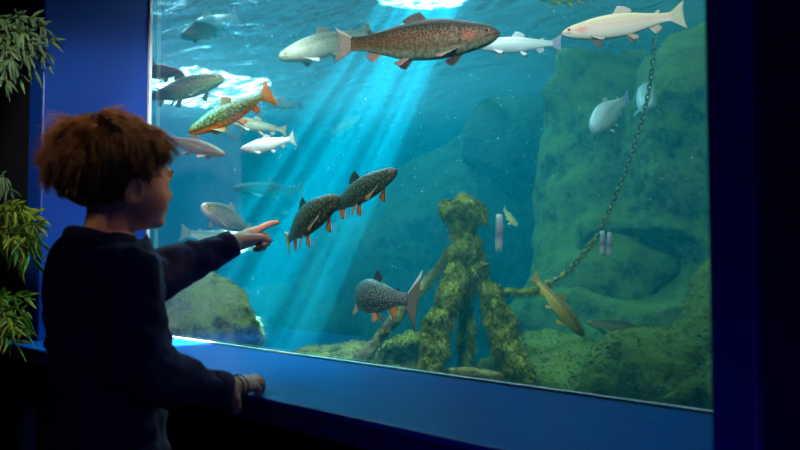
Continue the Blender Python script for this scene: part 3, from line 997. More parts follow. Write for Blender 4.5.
def head_sdf(p):
    q = (p - HC) @ HR / HS
    E = lambda c, r: sd_ell(q, c, r)
    d = E((-.012, 0, .018), (.090, .070, .078))
    d = smin(d, E((.030, 0, -.025), (.052, .056, .062)), .03)
    d = smin(d, E((.048, 0, -.066), (.030, .034, .026)), .025)     # jaw
    d = smin(d, E((.072, 0, -.076), (.014, .016, .013)), .014)     # chin
    for s in (1, -1):
        d = smin(d, E((.056, s * .030, -.036), (.024, .022, .024)), .018)   # cheek
        d = smax(d, -E((.090, s * .029, -.004), (.016, .017, .010)), .012)  # eye socket
        d = smin(d, E((.066, s * .029, -.006), (.013, .013, .011)), .004)
        # ear
        ec = np.array([.006, s * .069, -.031])
        e = E(ec, (.017, .007, .026))
        e = smax(e, -E(ec + np.array([.001, s * .006, .001]), (.010, .006, .017)), .004)
        d = smin(d, e, .006)
    for s in (1, -1):
        c_ = np.array([.0715, s * .029, -.006])
        lid = E(c_, (.0122, .0125, .0118))
        zz = q[..., 2] - c_[2]
        lid = smax(lid, -np.abs(zz + .001) + .0036 - .25 * np.abs(q[..., 1] - c_[1]) + .001, .001)
        d = smin(d, lid, .003)
    d = smin(d, E((.083, 0, .014), (.012, .03, .012)), .014)       # brow
    d = smin(d, sd_cap(q, (.080, 0, -.004), (.093, 0, -.026), .006, .0075), .010)  # nose
    d = smin(d, E((.088, 0, -.030), (.008, .011, .006)), .006)
    d = smin(d, E((.0845, 0, -.049), (.0075, .018, .005)), .004)    # lips
    d = smin(d, E((.083, 0, -.058), (.0075, .015, .005)), .004)
    nb = (V2C(106, 244, 1.42) - HC) @ HR / HS
    d = smin(d, sd_cap(q, (-.012, 0, -.05), nb, .040, .045), .02)
    return d * HS


def hand_pts(kind):
    if kind == 'point':
        return dict(wr=((232, 242.5, 1.68), .0185), palm=[((240, 240, 1.71), .0175), ((249, 236, 1.745), .0165), ((256, 232, 1.765), .0135)],
                    pinkyside=[((240, 243, 1.72), .015), ((252, 240, 1.77), .014)],
                    fingers=[[((256, 231, 1.755), .0088), ((266, 225.5, 1.775), .0075), ((271.5, 223.5, 1.785), .0068), ((277, 222.3, 1.795), .0058)],
                             [((257, 233.5, 1.77), .0088), ((266, 236, 1.79), .0078), ((267.5, 243, 1.775), .007), ((262, 246, 1.76), .0062)],
                             [((255, 237, 1.78), .0085), ((263, 240, 1.80), .0075), ((264, 247, 1.785), .0068), ((259, 249, 1.77), .006)],
                             [((252, 240, 1.785), .0078), ((259, 244, 1.80), .0068), ((259, 249, 1.79), .006), ((255, 249.5, 1.78), .0055)]],
                    thumb=[((243, 240, 1.70), .0120), ((253, 238, 1.715), .0095), ((262, 237.5, 1.73), .0082), ((269.5, 240, 1.745), .0068)])
    return dict(wr=((224, 389, 1.385), .0195), palm=[((233, 388, 1.41), .0185), ((242, 386, 1.445), .0165), ((248, 385, 1.465), .014)],
                pinkyside=[((234, 386, 1.43), .016), ((246, 381.5, 1.50), .0135)],
                fingers=[[((248, 387.5, 1.455), .0092), ((255, 386, 1.475), .0082), ((258, 389.5, 1.487), .0076), ((257.5, 393.5, 1.486), .0066)],
                         [((250, 384.0, 1.475), .0092), ((258, 381.5, 1.50), .0082), ((262, 385.5, 1.515), .0076), ((262, 389, 1.515), .0066)],
                         [((250, 381, 1.495), .0088), ((257.5, 378.5, 1.53), .0078), ((262, 382, 1.545), .0072), ((262.5, 385.5, 1.548), .0064)],
                         [((248, 379, 1.515), .0080), ((254, 377, 1.545), .0070), ((258, 379.5, 1.56), .0064), ((259, 382.5, 1.563), .0057)]],
                thumb=[((231, 392, 1.39), .0125), ((235, 399, 1.39), .0100), ((236.5, 406, 1.392), .0085), ((235.5, 411.5, 1.392), .0068)])


def hand_sdf(p, kind):
    d_ = hand_pts(kind)
    W = V2C(*d_['wr'][0])
    chain_ = [(W, d_['wr'][1])] + [(V2C(*a), r) for a, r in d_['palm']]
    d = None
    for (a, ra), (b_, rb) in zip(chain_[:-1], chain_[1:]):
        e = sd_cap(p, a, b_, ra, rb)
        d = e if d is None else smin(d, e, .006)
    ps = [(V2C(*a), r) for a, r in d_['pinkyside']]
    d = smin(d, sd_cap(p, ps[0][0], ps[1][0], ps[0][1], ps[1][1]), .010)
    for fg in d_['fingers']:
        q = [(V2C(*a), r) for a, r in fg]
        e = None
        for (a, ra), (b_, rb) in zip(q[:-1], q[1:]):
            s_ = sd_cap(p, a, b_, ra, rb)
            e = s_ if e is None else smin(e, s_, .002)
        d = smin(d, e, .0032)
    q = [(V2C(*a), r) for a, r in d_['thumb']]
    e = None
    for (a, ra), (b_, rb) in zip(q[:-1], q[1:]):
        s_ = sd_cap(p, a, b_, ra, rb)
        e = s_ if e is None else smin(e, s_, .003)
    return smin(d, e, .006)


# joints (right = nearer the viewer)
J = dict(neck=V2C(103, 246, 1.42), chest=V2C(104, 302, 1.42), belly=V2C(108, 380, 1.40), hip=V2C(108, 452, 1.39),
         rs=V2C(128, 276, 1.325), re=V2C(150, 378, 1.30), rw=V2C(226, 389, 1.385),
         ls=V2C(84, 268, 1.50), le=V2C(160, 279, 1.60), lw=V2C(233, 243, 1.68))
bf = np.array([math.cos(rad(38)), math.sin(rad(38)), 0])
br = np.array([bf[1], -bf[0], 0])
BR = np.stack([bf, br, np.array([0, 0, 1.0])], 1)
hipc = J['hip']
legs = {}
for s, nm in ((1, 'r'), (-1, 'l')):
    h0 = hipc + br * s * .062 + np.array([0, 0, -.03])
    k0 = h0 + bf * .02 + br * s * .008 + np.array([0, 0, -.19])
    a0 = np.array([k0[0] - bf[0] * .03, k0[1] - bf[1] * .03, FLOOR + .055])
    legs[nm] = (h0, k0, a0)


def torso_sdf(p, off=0.0):
    d = sd_ell(p, J['chest'], (.088, .122, .145), BR)
    d = smin(d, sd_ell(p, J['belly'], (.084, .112, .125), BR), .05)
    d = smin(d, sd_ell(p, J['hip'], (.080, .110, .09), BR), .05)
    d = smin(d, sd_cap(p, J['rs'], J['ls'], .043), .05)
    d = smin(d, sd_cap(p, J['neck'] + [0, 0, -.03], J['chest'], .05, .06), .03)
    return d - off


def arms_sdf(p, off=0.0):
    d = sd_cap(p, J['rs'], J['re'], .036, .029)
    d = smin(d, sd_cap(p, J['re'], J['rw'], .029, .0175), .012)
    e = sd_cap(p, J['ls'], J['le'], .036, .029)
    e = smin(e, sd_cap(p, J['le'], J['lw'], .029, .0170), .012)
    return np.minimum(d, e) - off


def legs_sdf(p, off=0.0):
    d = None
    for h0, k0, a0 in legs.values():
        e = smin(sd_cap(p, h0, k0, .056, .040), sd_cap(p, k0, a0, .040, .028), .02)
        d = e if d is None else smin(d, e, .008)
    return d - off


def body_sdf(p):
    d = smin(torso_sdf(p), arms_sdf(p), .025)
    return smin(d, legs_sdf(p), .03)


allJ = np.array(list(J.values()) + [x for l in legs.values() for x in l])
lo, hi = allJ.min(0) - .14, allJ.max(0) + .14
v1, f1 = nets(lambda p: body_sdf(p), lo, [hi[0], hi[1], J['neck'][2] + .08], .011)
v2, f2 = nets(head_sdf, HC + [-.15, -.15, -.17], HC + [.15, .15, .13], .0028)
HK = {}
parts_v, parts_f, k = [v1, v2], [f1, f2 + len(v1)], len(v1) + len(v2)
for kind in ('point', 'rest'):
    pts = hand_pts(kind)
    allp = [V2C(*a) for a, r in [pts['wr']] + pts['palm'] + pts['pinkyside'] + pts['thumb'] + [x for g in pts['fingers'] for x in g]]
    lo_, hi_ = np.min(allp, 0) - .03, np.max(allp, 0) + .03
    v3, f3 = nets(lambda p: hand_sdf(p, kind), lo_, hi_, .0019)
    parts_v.append(v3)
    parts_f.append(f3 + k)
    k += len(v3)
ts_ = NT('skin')
nzz = ts_.noise(40, 4)
ts_.bsdf(Base_Color=ts_.mix(nzz, (.60, .29, .20), (.72, .38, .27)), Roughness=.5, Specular_IOR_Level=.35, Subsurface_Weight=.12, Subsurface_Radius=(.012, .004, .002),
         Normal=ts_.bump(ts_.noise(180, 3), .08, .002))
M['skin'] = ts_.m
bodyv = c2w(np.vstack(parts_v))
person = link('person', bodyv, np.vstack(parts_f), M['skin'], origin=C2W(np.array([hipc[0], hipc[1], FLOOR])))
tag(person, 'small boy in dark navy sweatshirt pointing at the fish, one hand on the ledge', 'person')


def part(name, v, f, mat, label=None, uvs=None, mi=None):
    o = link(name, c2w(v), f, mat, person, uvs=uvs, mi=mi)
    if label:
        o['label'] = label
    return o


# eyes
for s in (1, -1):
    c = H(.0715, s * .029, -.006)
    mb = MB()
    vv_, ff_, mm_ = [], [], []
    for i in range(9):
        t = math.pi * i / 8
        for kk in range(12):
            q = 2 * math.pi * kk / 12
            vv_.append(c + HR @ (np.array([math.cos(t), math.sin(t) * math.cos(q), math.sin(t) * math.sin(q)]) * .0108))
    for i in range(8):
        for kk in range(12):
            ff_.append((i * 12 + kk, i * 12 + (kk + 1) % 12, (i + 1) * 12 + (kk + 1) % 12, (i + 1) * 12 + kk))
            mm_.append(1 if i < 2 else 0)
    part('eye', np.array(vv_), ff_, [mat_plain('eye_white', (.8, .78, .75), .2), mat_plain('eye_iris', (.05, .03, .02), .15)], mi=mm_)

# eyebrow strips
for s in (1, -1):
    mb = MB()
    for i in range(60):
        t = i / 59
        a = H(.0905 - .010 * t * t, s * (.014 + .022 * t), .013 + .004 * math.sin(t * 3))
        bq = a + HR @ np.array([0, s * .006, .003])
        mb.tube([a, (a + bq) / 2 + HR @ np.array([.0012, 0, 0]), bq], [.0006, .0006, .0002], 3)
    part('eyebrow', np.array(mb.v), mb.f, mat_plain('brow_hair', (.08, .035, .015), .6))

# hair: a close cap of hair plus many tapered locks
def cap_sdf(p):
    q = (p - HC) @ HR / HS
    d = sd_ell(q, (-.022, 0, .025), (.100, .080, .091))
    d = smin(d, sd_ell(q, (-.066, 0, .016), (.052, .064, .064)), .02)
    d = smin(d, sd_ell(q, (.035, 0, .062), (.05, .055, .032)), .02)
    # hairline: keep face, ears and neck free
    d = smax(d, -(q[..., 2] + .070 - .30 * np.clip(q[..., 0] + .03, -1, .03) - 1.0 * np.clip(q[..., 0] - .0, 0, 1)) * .8, .008)
    d = smax(d, (q[..., 0] - .062 + -.25 * (q[..., 2] - .03)), .012)
    earc = sd_ell(q, (.010, 0, -.036), (.022, .13, .030))
    d = smax(d, -earc, .006)
    fc = sd_ell(q, (.075, 0, -.045), (.062, .12, .070))
    d = smax(d, -fc, .006)
    d = d + .002 * fbm(q, 40, 3, 5)
    return d * HS
vh, fh = nets(cap_sdf, HC + [-.16, -.16, -.14], HC + [.16, .16, .15], .004)
Nh = vnormals(vh, fh)
qh = (vh - HC) @ HR / HS
CR = np.array([-.055, .01, .105])    # crown whorl
rngh = np.random.default_rng(5)
mb = MB()
mb.add(vh, fh)
LOCKS = 15000
pk = rngh.choice(len(vh), LOCKS)
hv, hfc = [], []
base = len(vh)
clump = {}
for n_, i in enumerate(pk):
    p = qh[i]
    nn = Nh[i] @ HR
    if nn[2] < -.75:
        continue
    flow = p - CR
    flow = flow - nn * (flow @ nn)
    fl_ = np.linalg.norm(flow)
    if fl_ < 1e-4:
        continue
    flow /= fl_
    sw = np.cross(nn, flow) * .45
    cell = tuple(np.round(p * 55).astype(int))
    if cell not in clump:
        clump[cell] = rngh.normal(0, 1, 3)
    cj = clump[cell]
    flow = flow + sw + cj * .24 + rngh.normal(0, .12, 3)
    # gravity combs it down, front hair sweeps forward
    down = np.array([.10 if p[0] > 0 else -.10, 0, -1.5 if p[0] > .02 else -.6])
    Lh = (.040 + .012 * cj[0]) * rngh.uniform(.7, 1.15)
    if p[2] < .0:
        Lh *= .55
    if p[2] < -.035:
        Lh *= .6
    if p[0] > .03 and p[2] < .05:
        Lh *= .45
    lift = .32 + .14 * cj[1]
    if p[0] < -.04 and p[2] > .0:
        lift += .42
        Lh *= 1.15
    if p[0] > .02:
        lift = .16 + .05 * cj[1]
    if p[0] > .048 and p[2] < .022 or (p[2] < -.03 and p[0] > -.02):
        continue
    if fl_ < .045:
        lift *= .75
    if abs(p[1]) > .05 and p[2] < .035 and p[0] > -.045:
        Lh *= .6
        lift = .16
    pts = []
    a = p - nn * .002
    dvec = flow / np.linalg.norm(flow) * 1.0 + nn * lift
    dvec /= np.linalg.norm(dvec)
    K = 6
    cur = a.copy()
    for k2 in range(K):
        pts.append(cur.copy())
        dvec = dvec + down * (.07 if p[0] > .02 and p[2] > .06 else .13) - nn * (.025 if abs(p[1]) > .045 and p[2] < .07 else .08 if p[0] > .02 else .06) + cj * .03
        dvec /= np.linalg.norm(dvec)
        cur = cur + dvec * Lh / (K - 1)
    s1 = np.cross(dvec, nn)
    s1 /= max(np.linalg.norm(s1), 1e-6)
    w = .00075 * rngh.uniform(.7, 1.4)
    k0 = base + len(hv)
    for k2, q_ in enumerate(pts):
        ww = w * (1 - (k2 / (K - 1)) ** 2 * .85)
        hv += [q_ + s1 * ww, q_ - s1 * ww, q_ + nn * ww * 1.2]
    for k2 in range(K - 1):
        o_ = k0 + 3 * k2
        for e0, e1 in ((0, 1), (1, 2), (2, 0)):
            hfc.append((o_ + e0, o_ + e1, o_ + 3 + e1, o_ + 3 + e0))
hv = np.array(hv)
hvC = HC + (hv * HS) @ HR.T
thr = NT('brown_hair')
hc = thr.noise(55, 4, .6)
thr.bsdf(Base_Color=thr.ramp(hc, [(.3, (.05, .021, .009)), (.55, (.15, .064, .024)), (.75, (.30, .14, .05))]), Roughness=.5, Specular_IOR_Level=.25, Normal=thr.bump(thr.noise(150, 3), .3, .003))
M['hair'] = thr.m
part('hair', np.vstack([vh, hvC]), [tuple(x) for x in fh] + hfc, M['hair'], 'tousled brown hair')


# clothes
def folds(p, s, sc1):
    w = fbm(p * np.array([1, 1, .55]), sc1, 3, s)
    return np.abs(w)


def shirt_sdf(p):
    t = smin(torso_sdf(p, .012), sd_ell(p, J['hip'] + [0, 0, -.01], (.094, .124, .09), BR), .02)
    a = arms_sdf(p, .011)
    # puffier round the elbows and above the cuffs
    a = smin(a, sd_cap(p, J['re'] + (J['rs'] - J['re']) * .1, J['re'] + (J['rw'] - J['re']) * .55, .041, .035), .02)
    a = smin(a, sd_cap(p, J['le'] + (J['ls'] - J['le']) * .3, J['le'] + (J['lw'] - J['le']) * .6, .041, .034), .02)
    d = smin(t, a, .022)
    d = d - .013 * (folds(p, 3, 13) - .3) - .010 * (folds(p * np.array([1, 1, 2.2]), 8, 17) - .3)
    # end at hem, neck and cuffs
    d = smax(d, -(p[..., 2] - (J['hip'][2] - .075)), .006)
    for w_, e_ in (('rw', 're'), ('lw', 'le')):
        ax = (J[w_] - J[e_]) / np.linalg.norm(J[w_] - J[e_])
        d = smax(d, np.where(np.linalg.norm(p - J[w_], axis=-1) < .09, (p - J[w_]) @ ax + .004, -1), .002)
    nk = HR @ np.array([.22, 0, 1.0])
    nd_ = np.linalg.norm((p - J['neck'])[..., :2], axis=-1)
    d = np.where(nd_ < .085, smax(d, (p - (J['neck'] + np.array([0, 0, .006]))) @ (nk / np.linalg.norm(nk)), .006), d)
    return d


vS, fS = nets(shirt_sdf, [lo[0], lo[1], J['hip'][2] - .1], [hi[0], hi[1], J['neck'][2] + .10], .0055)
tc = NT('navy_knit')
wv = tc.noise(260, 2, .5)
tc.bsdf(Base_Color=tc.mix(tc.noise(5, 4), (.032, .029, .078), (.052, .042, .115)), Roughness=.88, Specular_IOR_Level=.2, Sheen_Weight=.08, Sheen_Roughness=.5,
        Normal=tc.bump(wv, .25, .003))
M['knit'] = tc.m
part('sweatshirt', vS, fS, M['knit'], 'dark navy sweatshirt')


def ring(center, axis, ra, rb, thick, h, mat, name, label=None, n=40, ph=0):
    """a soft band lying round a limb: collar, cuff, bracelet"""
    ax = np.array(axis, float) / np.linalg.norm(axis)
    u = np.cross(ax, [0.2, .9, .3]); u /= np.linalg.norm(u)
    w = np.cross(ax, u)
    vs_, fs = [], []
    m = 10
    for i in range(n):
        t = 2 * math.pi * i / n
        for k_ in range(m):
            q = 2 * math.pi * k_ / m
            r1, r2 = ra + thick * math.cos(q), rb + thick * math.cos(q)
            vs_.append(np.array(center) + u * r1 * math.cos(t) + w * r2 * math.sin(t) + ax * (h * math.sin(q)))
    for i in range(n):
        for k_ in range(m):
            fs.append((i * m + k_, ((i + 1) % n) * m + k_, ((i + 1) % n) * m + (k_ + 1) % m, i * m + (k_ + 1) % m))
    return part(name, np.array(vs_), fs, mat, label)


nk = HR @ np.array([.25, 0, 1.0])
ring(J['neck'] + np.array([.002, 0, .002]), nk, .062, .066, .011, .017, M['knit'], 'collar')
axr = J['rw'] - J['re']; axl = J['lw'] - J['le']
ring(J['rw'] - axr / np.linalg.norm(axr) * .014, axr, .0265, .0265, .0055, .018, M['knit'], 'cuff')
ring(J['lw'] - axl / np.linalg.norm(axl) * .014, axl, .0255, .0255, .0055, .018, M['knit'], 'cuff')
hd = V2C(242, 386, 1.445) - V2C(224, 389, 1.385)
ring(V2C(233, 388, 1.41), hd, .0225, .0225, .0012, .0012, mat_plain('dark_cord', (.03, .012, .012), .6), 'bracelet', 'thin dark cord bracelet')
ring(V2C(237.5, 387, 1.427), hd, .0222, .0222, .0010, .0010, M['black'], 'bracelet', 'second thin dark cord')

# trousers and shoes (mostly below the picture)
def trouser_sdf(p):
    d = smin(legs_sdf(p, .012), torso_sdf(p, .004), .02)
    d = smax(d, p[..., 2] - (J['hip'][2] + .03), .004)
    d = smax(d, -(p[..., 2] - (FLOOR + .06)), .004)
    return d - .006 * (folds(p, 9, 12) - .3)
vT, fT = nets(trouser_sdf, [lo[0], lo[1], FLOOR], [hi[0], hi[1], J['hip'][2] + .08], .008)
part('trousers', vT, fT, mat_plain('dark_denim', (.012, .014, .022), .85, 90, .2, .2), 'dark trousers')
for h0, k0, a0 in legs.values():
    def shoe(p, a0=a0):
        g0 = np.array([a0[0], a0[1], FLOOR])
        d = sd_ell(p, g0 + bf * .035 + [0, 0, .030], (.088, .034, .030), BR)
        d = smin(d, sd_ell(p, g0 - bf * .005 + [0, 0, .05], (.045, .036, .045), BR), .02)
        d = smax(d, -(p[..., 2] - FLOOR - .002), .004)
        return d
    vv_, ff_ = nets(shoe, np.array([a0[0] - .15, a0[1] - .15, FLOOR - .02]), np.array([a0[0] + .16, a0[1] + .16, FLOOR + .13]), .006)
    part('shoe', vv_, ff_, mat_plain('grey_shoe', (.05, .05, .06), .7, 60, .2))

# ------------------------------------------------------------------ plants at the left
def leaf_mat(name, a, b_):
    t = NT(name)
    c = t.mix(t.noise(20, 3), a, b_)
    nd = t.bsdf(Base_Color=c, Roughness=.45, Specular_IOR_Level=.4)
    tl = t.n('ShaderNodeBsdfTranslucent', {'Color': c}).outputs[0]
    t.l(t.n('ShaderNodeMixShader', {0: .25, 1: nd.outputs[0], 2: tl}).outputs[0], t.out.inputs[0])
    return t.m


def plant(sprays, label, mats, base, seed, nleaf=9, ll=.05):
    rg = random.Random(seed)
    leaves, stems = MB(), MB()
    root_pt = V2C(*base)
    for (px, py, z) in sprays:
        tip = V2C(px, py, z)
        a = root_pt + np.array([rg.uniform(-.02, .02), rg.uniform(-.03, .03), rg.uniform(-.02, .02)])
        mid = (a + tip) / 2 + np.array([0, rg.uniform(-.02, .02), .03])
        line = [(1 - t) ** 2 * a + 2 * t * (1 - t) * mid + t * t * tip for t in np.linspace(0, 1, 8)]
        stems.tube([C2W(q) for q in line], [.0022 - .00018 * k_ for k_ in range(8)], 5)
        dirn = tip - mid
        dirn /= np.linalg.norm(dirn)
        for k_ in range(nleaf):
            t = .45 + .55 * k_ / (nleaf - 1)
            c = (1 - t) ** 2 * a + 2 * t * (1 - t) * mid + t * t * tip
            sgn = 1 if k_ % 2 else -1
            up = np.array([rg.uniform(-.3, .3), rg.uniform(-.8, .2), 1.0])
            sidev = np.cross(dirn, up)
            sidev = np.cross(sidev, dirn) if rg.random() < .6 else sidev
            sidev /= np.linalg.norm(sidev)
            if k_ == nleaf - 1:
                ld = dirn + np.array([0, 0, -.15])
            else:
                ld = dirn * .75 + sidev * sgn * rg.uniform(.5, .9) + np.array([0, rg.uniform(-.5, .5), -.15])
            ld /= np.linalg.norm(ld)
            wd = np.cross(ld, [rg.uniform(-.5, .5), 1, rg.uniform(-.4, .6)])
            wd /= np.linalg.norm(wd)
            nn = np.cross(ld, wd)
            Ls = ll * rg.uniform(.7, 1.15)
            W = Ls * .085
            vs_, fs = [], []
            for j in range(7):
                s = j / 6
                w_ = W * math.sin(math.pi * (s ** .75)) + .0003
                cc = c + ld * Ls * s + np.array([0, 0, -.18 * Ls * s * s])
                vs_ += [cc - wd * w_ + nn * w_ * .35, cc, cc + wd * w_ + nn * w_ * .35,
                        cc - wd * w_ + nn * (w_ * .35 - .0008), cc - nn * .0008, cc + wd * w_ + nn * (w_ * .35 - .0008)]
            for j in range(6):
                o_ = j * 6
                fs += [(o_, o_ + 1, o_ + 7, o_ + 6), (o_ + 1, o_ + 2, o_ + 8, o_ + 7), (o_ + 4, o_ + 3, o_ + 9, o_ + 10), (o_ + 5, o_ + 4, o_ + 10, o_ + 11),
                       (o_ + 3, o_, o_ + 6, o_ + 9), (o_ + 2, o_ + 5, o_ + 11, o_ + 8)]
            leaves.add(c2w(np.array(vs_)), fs)
    r = empty('hanging_plant', C2W(root_pt))
    tag(r, label, 'plant', 'leafy plants at the left edge')
    stems.build('stem', mats[1], r)
    leaves.build('foliage', mats[0], r)


g1 = leaf_mat('grey_green_leaf', (.035, .08, .03), (.08, .15, .06))
g2 = leaf_mat('yellow_green_leaf', (.22, .32, .03), (.42, .50, .06))
gs = mat_plain('plant_stem', (.06, .09, .02), .6)
rg = random.Random(3)
plant([(38, 18, 1.75), (48, 30, 1.74), (52, 42, 1.75), (48, 54, 1.76), (46, 62, 1.78), (34, 70, 1.76), (20, 78, 1.74), (8, 86, 1.76), (26, 34, 1.70), (38, 46, 1.7), (12, 60, 1.7), (22, 16, 1.76), (6, 20, 1.8), (30, 58, 1.72)],
      'grey-green leafy spray hanging in the top left corner', (g1, gs), (-10, 30, 1.85), 3, 15, .042)
plant([(22, 206, 1.8), (34, 216, 1.78), (40, 228, 1.76), (40, 242, 1.78), (36, 254, 1.8), (32, 258, 1.8), (18, 262, 1.8), (36, 226, 1.74), (24, 212, 1.74), (14, 240, 1.74), (6, 212, 1.8), (20, 248, 1.72), (32, 240, 1.75)],
      'bright yellow-green leafy spray at the left, level with the boy\'s shoulder', (g2, gs), (-22, 228, 1.9), 7, 15, .05)
plant([(24, 298, 1.8), (26, 312, 1.78), (24, 330, 1.78), (16, 344, 1.78), (8, 318, 1.74), (4, 296, 1.8), (12, 330, 1.74)],
      'small yellow-green leafy spray lowest at the left edge', (g2, gs), (-22, 315, 1.9), 11, 15, .045)
plant([(6, 178, 1.9), (10, 190, 1.9)], 'dim leaf tuft above the bright spray at the left edge', (g1, gs), (-20, 185, 1.95), 13, 15, .04)

# ------------------------------------------------------------------ light
def light(name, typ, loc, target, energy, color, size=.3, size_y=None, angle=None, blend=.3, spread=None):
    l = bpy.data.lights.new(name, typ)
    l.energy = energy
    l.color = color
    if typ == 'AREA':
        l.shape = 'RECTANGLE'
        l.size = size
        l.size_y = size_y or size
        if spread:
            l.spread = rad(spread)
    elif typ == 'SPOT':
        l.spot_size = rad(angle)
        l.spot_blend = blend
        l.shadow_soft_size = size
    else:
        l.shadow_soft_size = size
    o = bpy.data.objects.new(name, l)
    COL.objects.link(o)
    o.location = loc
    d = Vector(target) - Vector(loc)
    o.rotation_euler = d.to_track_quat('-Z', 'Y').to_euler()
    return o


# lamps over the tank and added fill lights
light('tank_lamp_near', 'AREA', (-1.9, 1.0, 2.2), (-1.9, 1.3, -1), 45, (.95, 1, 1), 1.8, .9)
light('fish_fill', 'AREA', (-2.0, .14, 1.5), (-2.05, 1.0, .1), 46, (1, .98, .94), 2.9, .15)  # unseen strip light added by the glass to brighten the fish sides
light('tank_lamp_left', 'AREA', (-4.7, 1.8, 2.6), (-4.2, 1.6, -1), 430, (.55, .9, 1), 2.6, 1.6)
light('right_rock_fill', 'AREA', (-.6, 2.3, 2.2), (-1.2, 2.6, -1), 34, (.9, 1, .55), 1.5, 1.0)  # yellow-green light added to tint the rocks at the right
light('frame_fill', 'SPOT', (-1.3, .5, 1.9), P(464, 300, 2.95), 460, (1, 1, .85), .1, angle=30, blend=.7)  # unseen spot added to brighten the timber frame
# unseen flood added in the room to light the fish from the front
fl = light('fish_flood_fill', 'SPOT', (0, -2.3, 1.2), (-3 * math.sin(rad(36)), -2.3 + 3 * math.cos(rad(36)), 1.2 - 3 * math.tan(rad(15))), 330, (1, .97, .92), .06, angle=21, blend=.35)
fl.scale = (2.4, 1, 1)
light('violet_fill', 'SPOT', (.3, -1.7, -.5), (-.68, -.47, -.29), 14, (.35, .12, 1), .2, angle=30, blend=1)  # unseen light added to bring violet onto the ledge fascia
light('blue_fill', 'POINT', (.9, -2.0, .6), (0, 0, 0), 6.5, (.06, .16, 1), .2)  # unseen blue fill added to lift the pillar and its trim
light('face_fill', 'SPOT', (-.75, -.12, .75), P(168, 195, 1.5), 9, (1, .55, .25), .05, angle=16, blend=.8)  # unseen warm spot added for the orange edge of the face


def gobo(l, scale, lo_, hi_, aniso=(1, 1, 1)):
    """rippled water breaks the lamp's beam into shafts"""
    l.data.use_nodes = True
    nt = l.data.node_tree
    em = nt.nodes['Emission']
    tcn = nt.nodes.new('ShaderNodeTexCoord')
    mp_ = nt.nodes.new('ShaderNodeMapping')
    mp_.inputs['Scale'].default_value = aniso
    nz_ = nt.nodes.new('ShaderNodeTexNoise')
    nz_.inputs['Scale'].default_value = scale
    nz_.inputs['Detail'].default_value = 3
    cr = nt.nodes.new('ShaderNodeValToRGB')
    cr.color_ramp.elements[0].position = lo_
    cr.color_ramp.elements[1].position = hi_
    cr.color_ramp.elements[0].color = (0, 0, 0, 1)
    nt.links.new(tcn.outputs['Normal'], mp_.inputs[0])
    nt.links.new(mp_.outputs[0], nz_.inputs[0])
    nt.links.new(nz_.outputs[0], cr.inputs[0])
    nt.links.new(cr.outputs[0], em.inputs['Strength'])


s1 = light('shaft_lamp', 'SPOT', P(585, -290, 3.75), P(190, 430, 3.6), 95000, (.6, .95, 1), .01, angle=14, blend=.3)
gobo(s1, 52, .46, .62)
# glowing panel added above the water, its outline shaped as the surface glare
te = NT('glare_panel_glow')
em = te.n('ShaderNodeEmission', {'Color': (.9, 1, 1, 1), 'Strength': 12.0}).outputs[0]
te.l(em, te.out.inputs[0])
mb = MB()
ca, cb = C2W(V2C(205, 92, 6.2)), None
out = []
NP = 90
for i in range(NP):
    t = 2 * math.pi * i / NP
    r = 1 + .28 * float(vnoise(np.array([math.cos(t) * 3, math.sin(t) * 3, 0.5]), 1.0, 4)) + .22 * float(vnoise(np.array([math.cos(t) * 11, math.sin(t) * 11, 1.5]), 1.0, 9))
    q = RV * (math.cos(t) * .50 * r) + FV * (math.sin(t) * .62 * r)
    out.append((ca.x + q.x, ca.y + q.y))
top = [(x, y, 1.40) for x, y in out]
bot = [(x, y, 1.36) for x, y in out]
mb.add(top + bot, [tuple(range(NP)), tuple(range(2 * NP - 1, NP - 1, -1))] + [(i, NP + i, NP + (i + 1) % NP, (i + 1) % NP) for i in range(NP)])
o = mb.build('glare_panel', te.m, None, False)
tag(o, 'bright white glare patch on the water surface, an added glowing panel, upper left', 'glare')

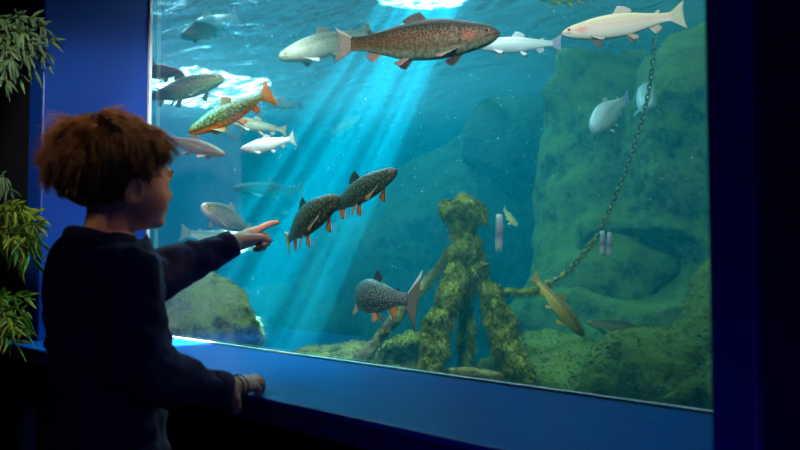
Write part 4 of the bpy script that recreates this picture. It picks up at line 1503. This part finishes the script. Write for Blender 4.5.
# room: a dim warm lamp behind, a lamp on the plants
light('room_lamp', 'SPOT', C2W([-1.0, .55, .85]), P(84, 140, 1.42), 62, (1, .74, .45), .06, angle=14, blend=.8)
light('plant_lamp', 'SPOT', P(-60, -260, 1.3), P(22, 240, 1.8), 16, (1, .95, .7), .05, angle=40, blend=.6)
# unseen spots added on the room side, standing in for tank light on ledge
light('ledge_patch_fill', 'SPOT', (-2.35, -.10, 1.08), (-2.30, -.07, SILL), 1300, (.8, .95, 1), .02, angle=14, blend=.6)
light('ledge_spill_fill', 'SPOT', (-2.15, -.16, 1.08), (-2.0, -.20, SILL), 95, (.10, .9, 1), .05, angle=72, blend=1)
light('shoal_fill', 'SPOT', (-2.0, .10, 1.2), P(238, 118, 2.85), 85, (1, 1, .97), .08, angle=58, blend=.8)  # unseen spot added to brighten the left group of fish
light('boulder_fill', 'SPOT', (-2.35, .08, 1.1), P(205, 315, 3.1), 65, (1, 1, .75), .08, angle=34, blend=.8)  # unseen spot added to brighten the left boulder

w = bpy.data.worlds.new('world')
sc.world = w
w.use_nodes = True
w.node_tree.nodes['Background'].inputs[0].default_value = (.01, .02, .06, 1)
w.node_tree.nodes['Background'].inputs[1].default_value = .1

# ------------------------------------------------------------------ camera
cd = bpy.data.cameras.new('camera')
cd.sensor_width = 36
cd.lens = FPX / 800 * 36
cd.clip_start = .05
cd.dof.use_dof = True
cd.dof.focus_distance = 2.2
cd.dof.aperture_fstop = 3.6
co = bpy.data.objects.new('camera', cd)
COL.objects.link(co)
co.location = CAM
fwd = FV * math.cos(PITCH) + UV_ * math.sin(PITCH)
co.rotation_euler = fwd.to_track_quat('-Z', 'Y').to_euler()
sc.camera = co

for o in bpy.data.objects:
    for k in ('_o', '_w'):
        if k in o:
            del o[k]

vs = sc.view_settings
vs.view_transform = 'Standard'
vs.look = 'None'
vs.exposure = 0.0
vs.gamma = 1.0
vs.use_curve_mapping = False
cy = sc.cycles
cy.max_bounces = 6
cy.diffuse_bounces = 2
cy.glossy_bounces = 3
cy.transmission_bounces = 4
cy.volume_bounces = 1
cy.transparent_max_bounces = 12
cy.use_denoising = True
cy.sample_clamp_indirect = 4
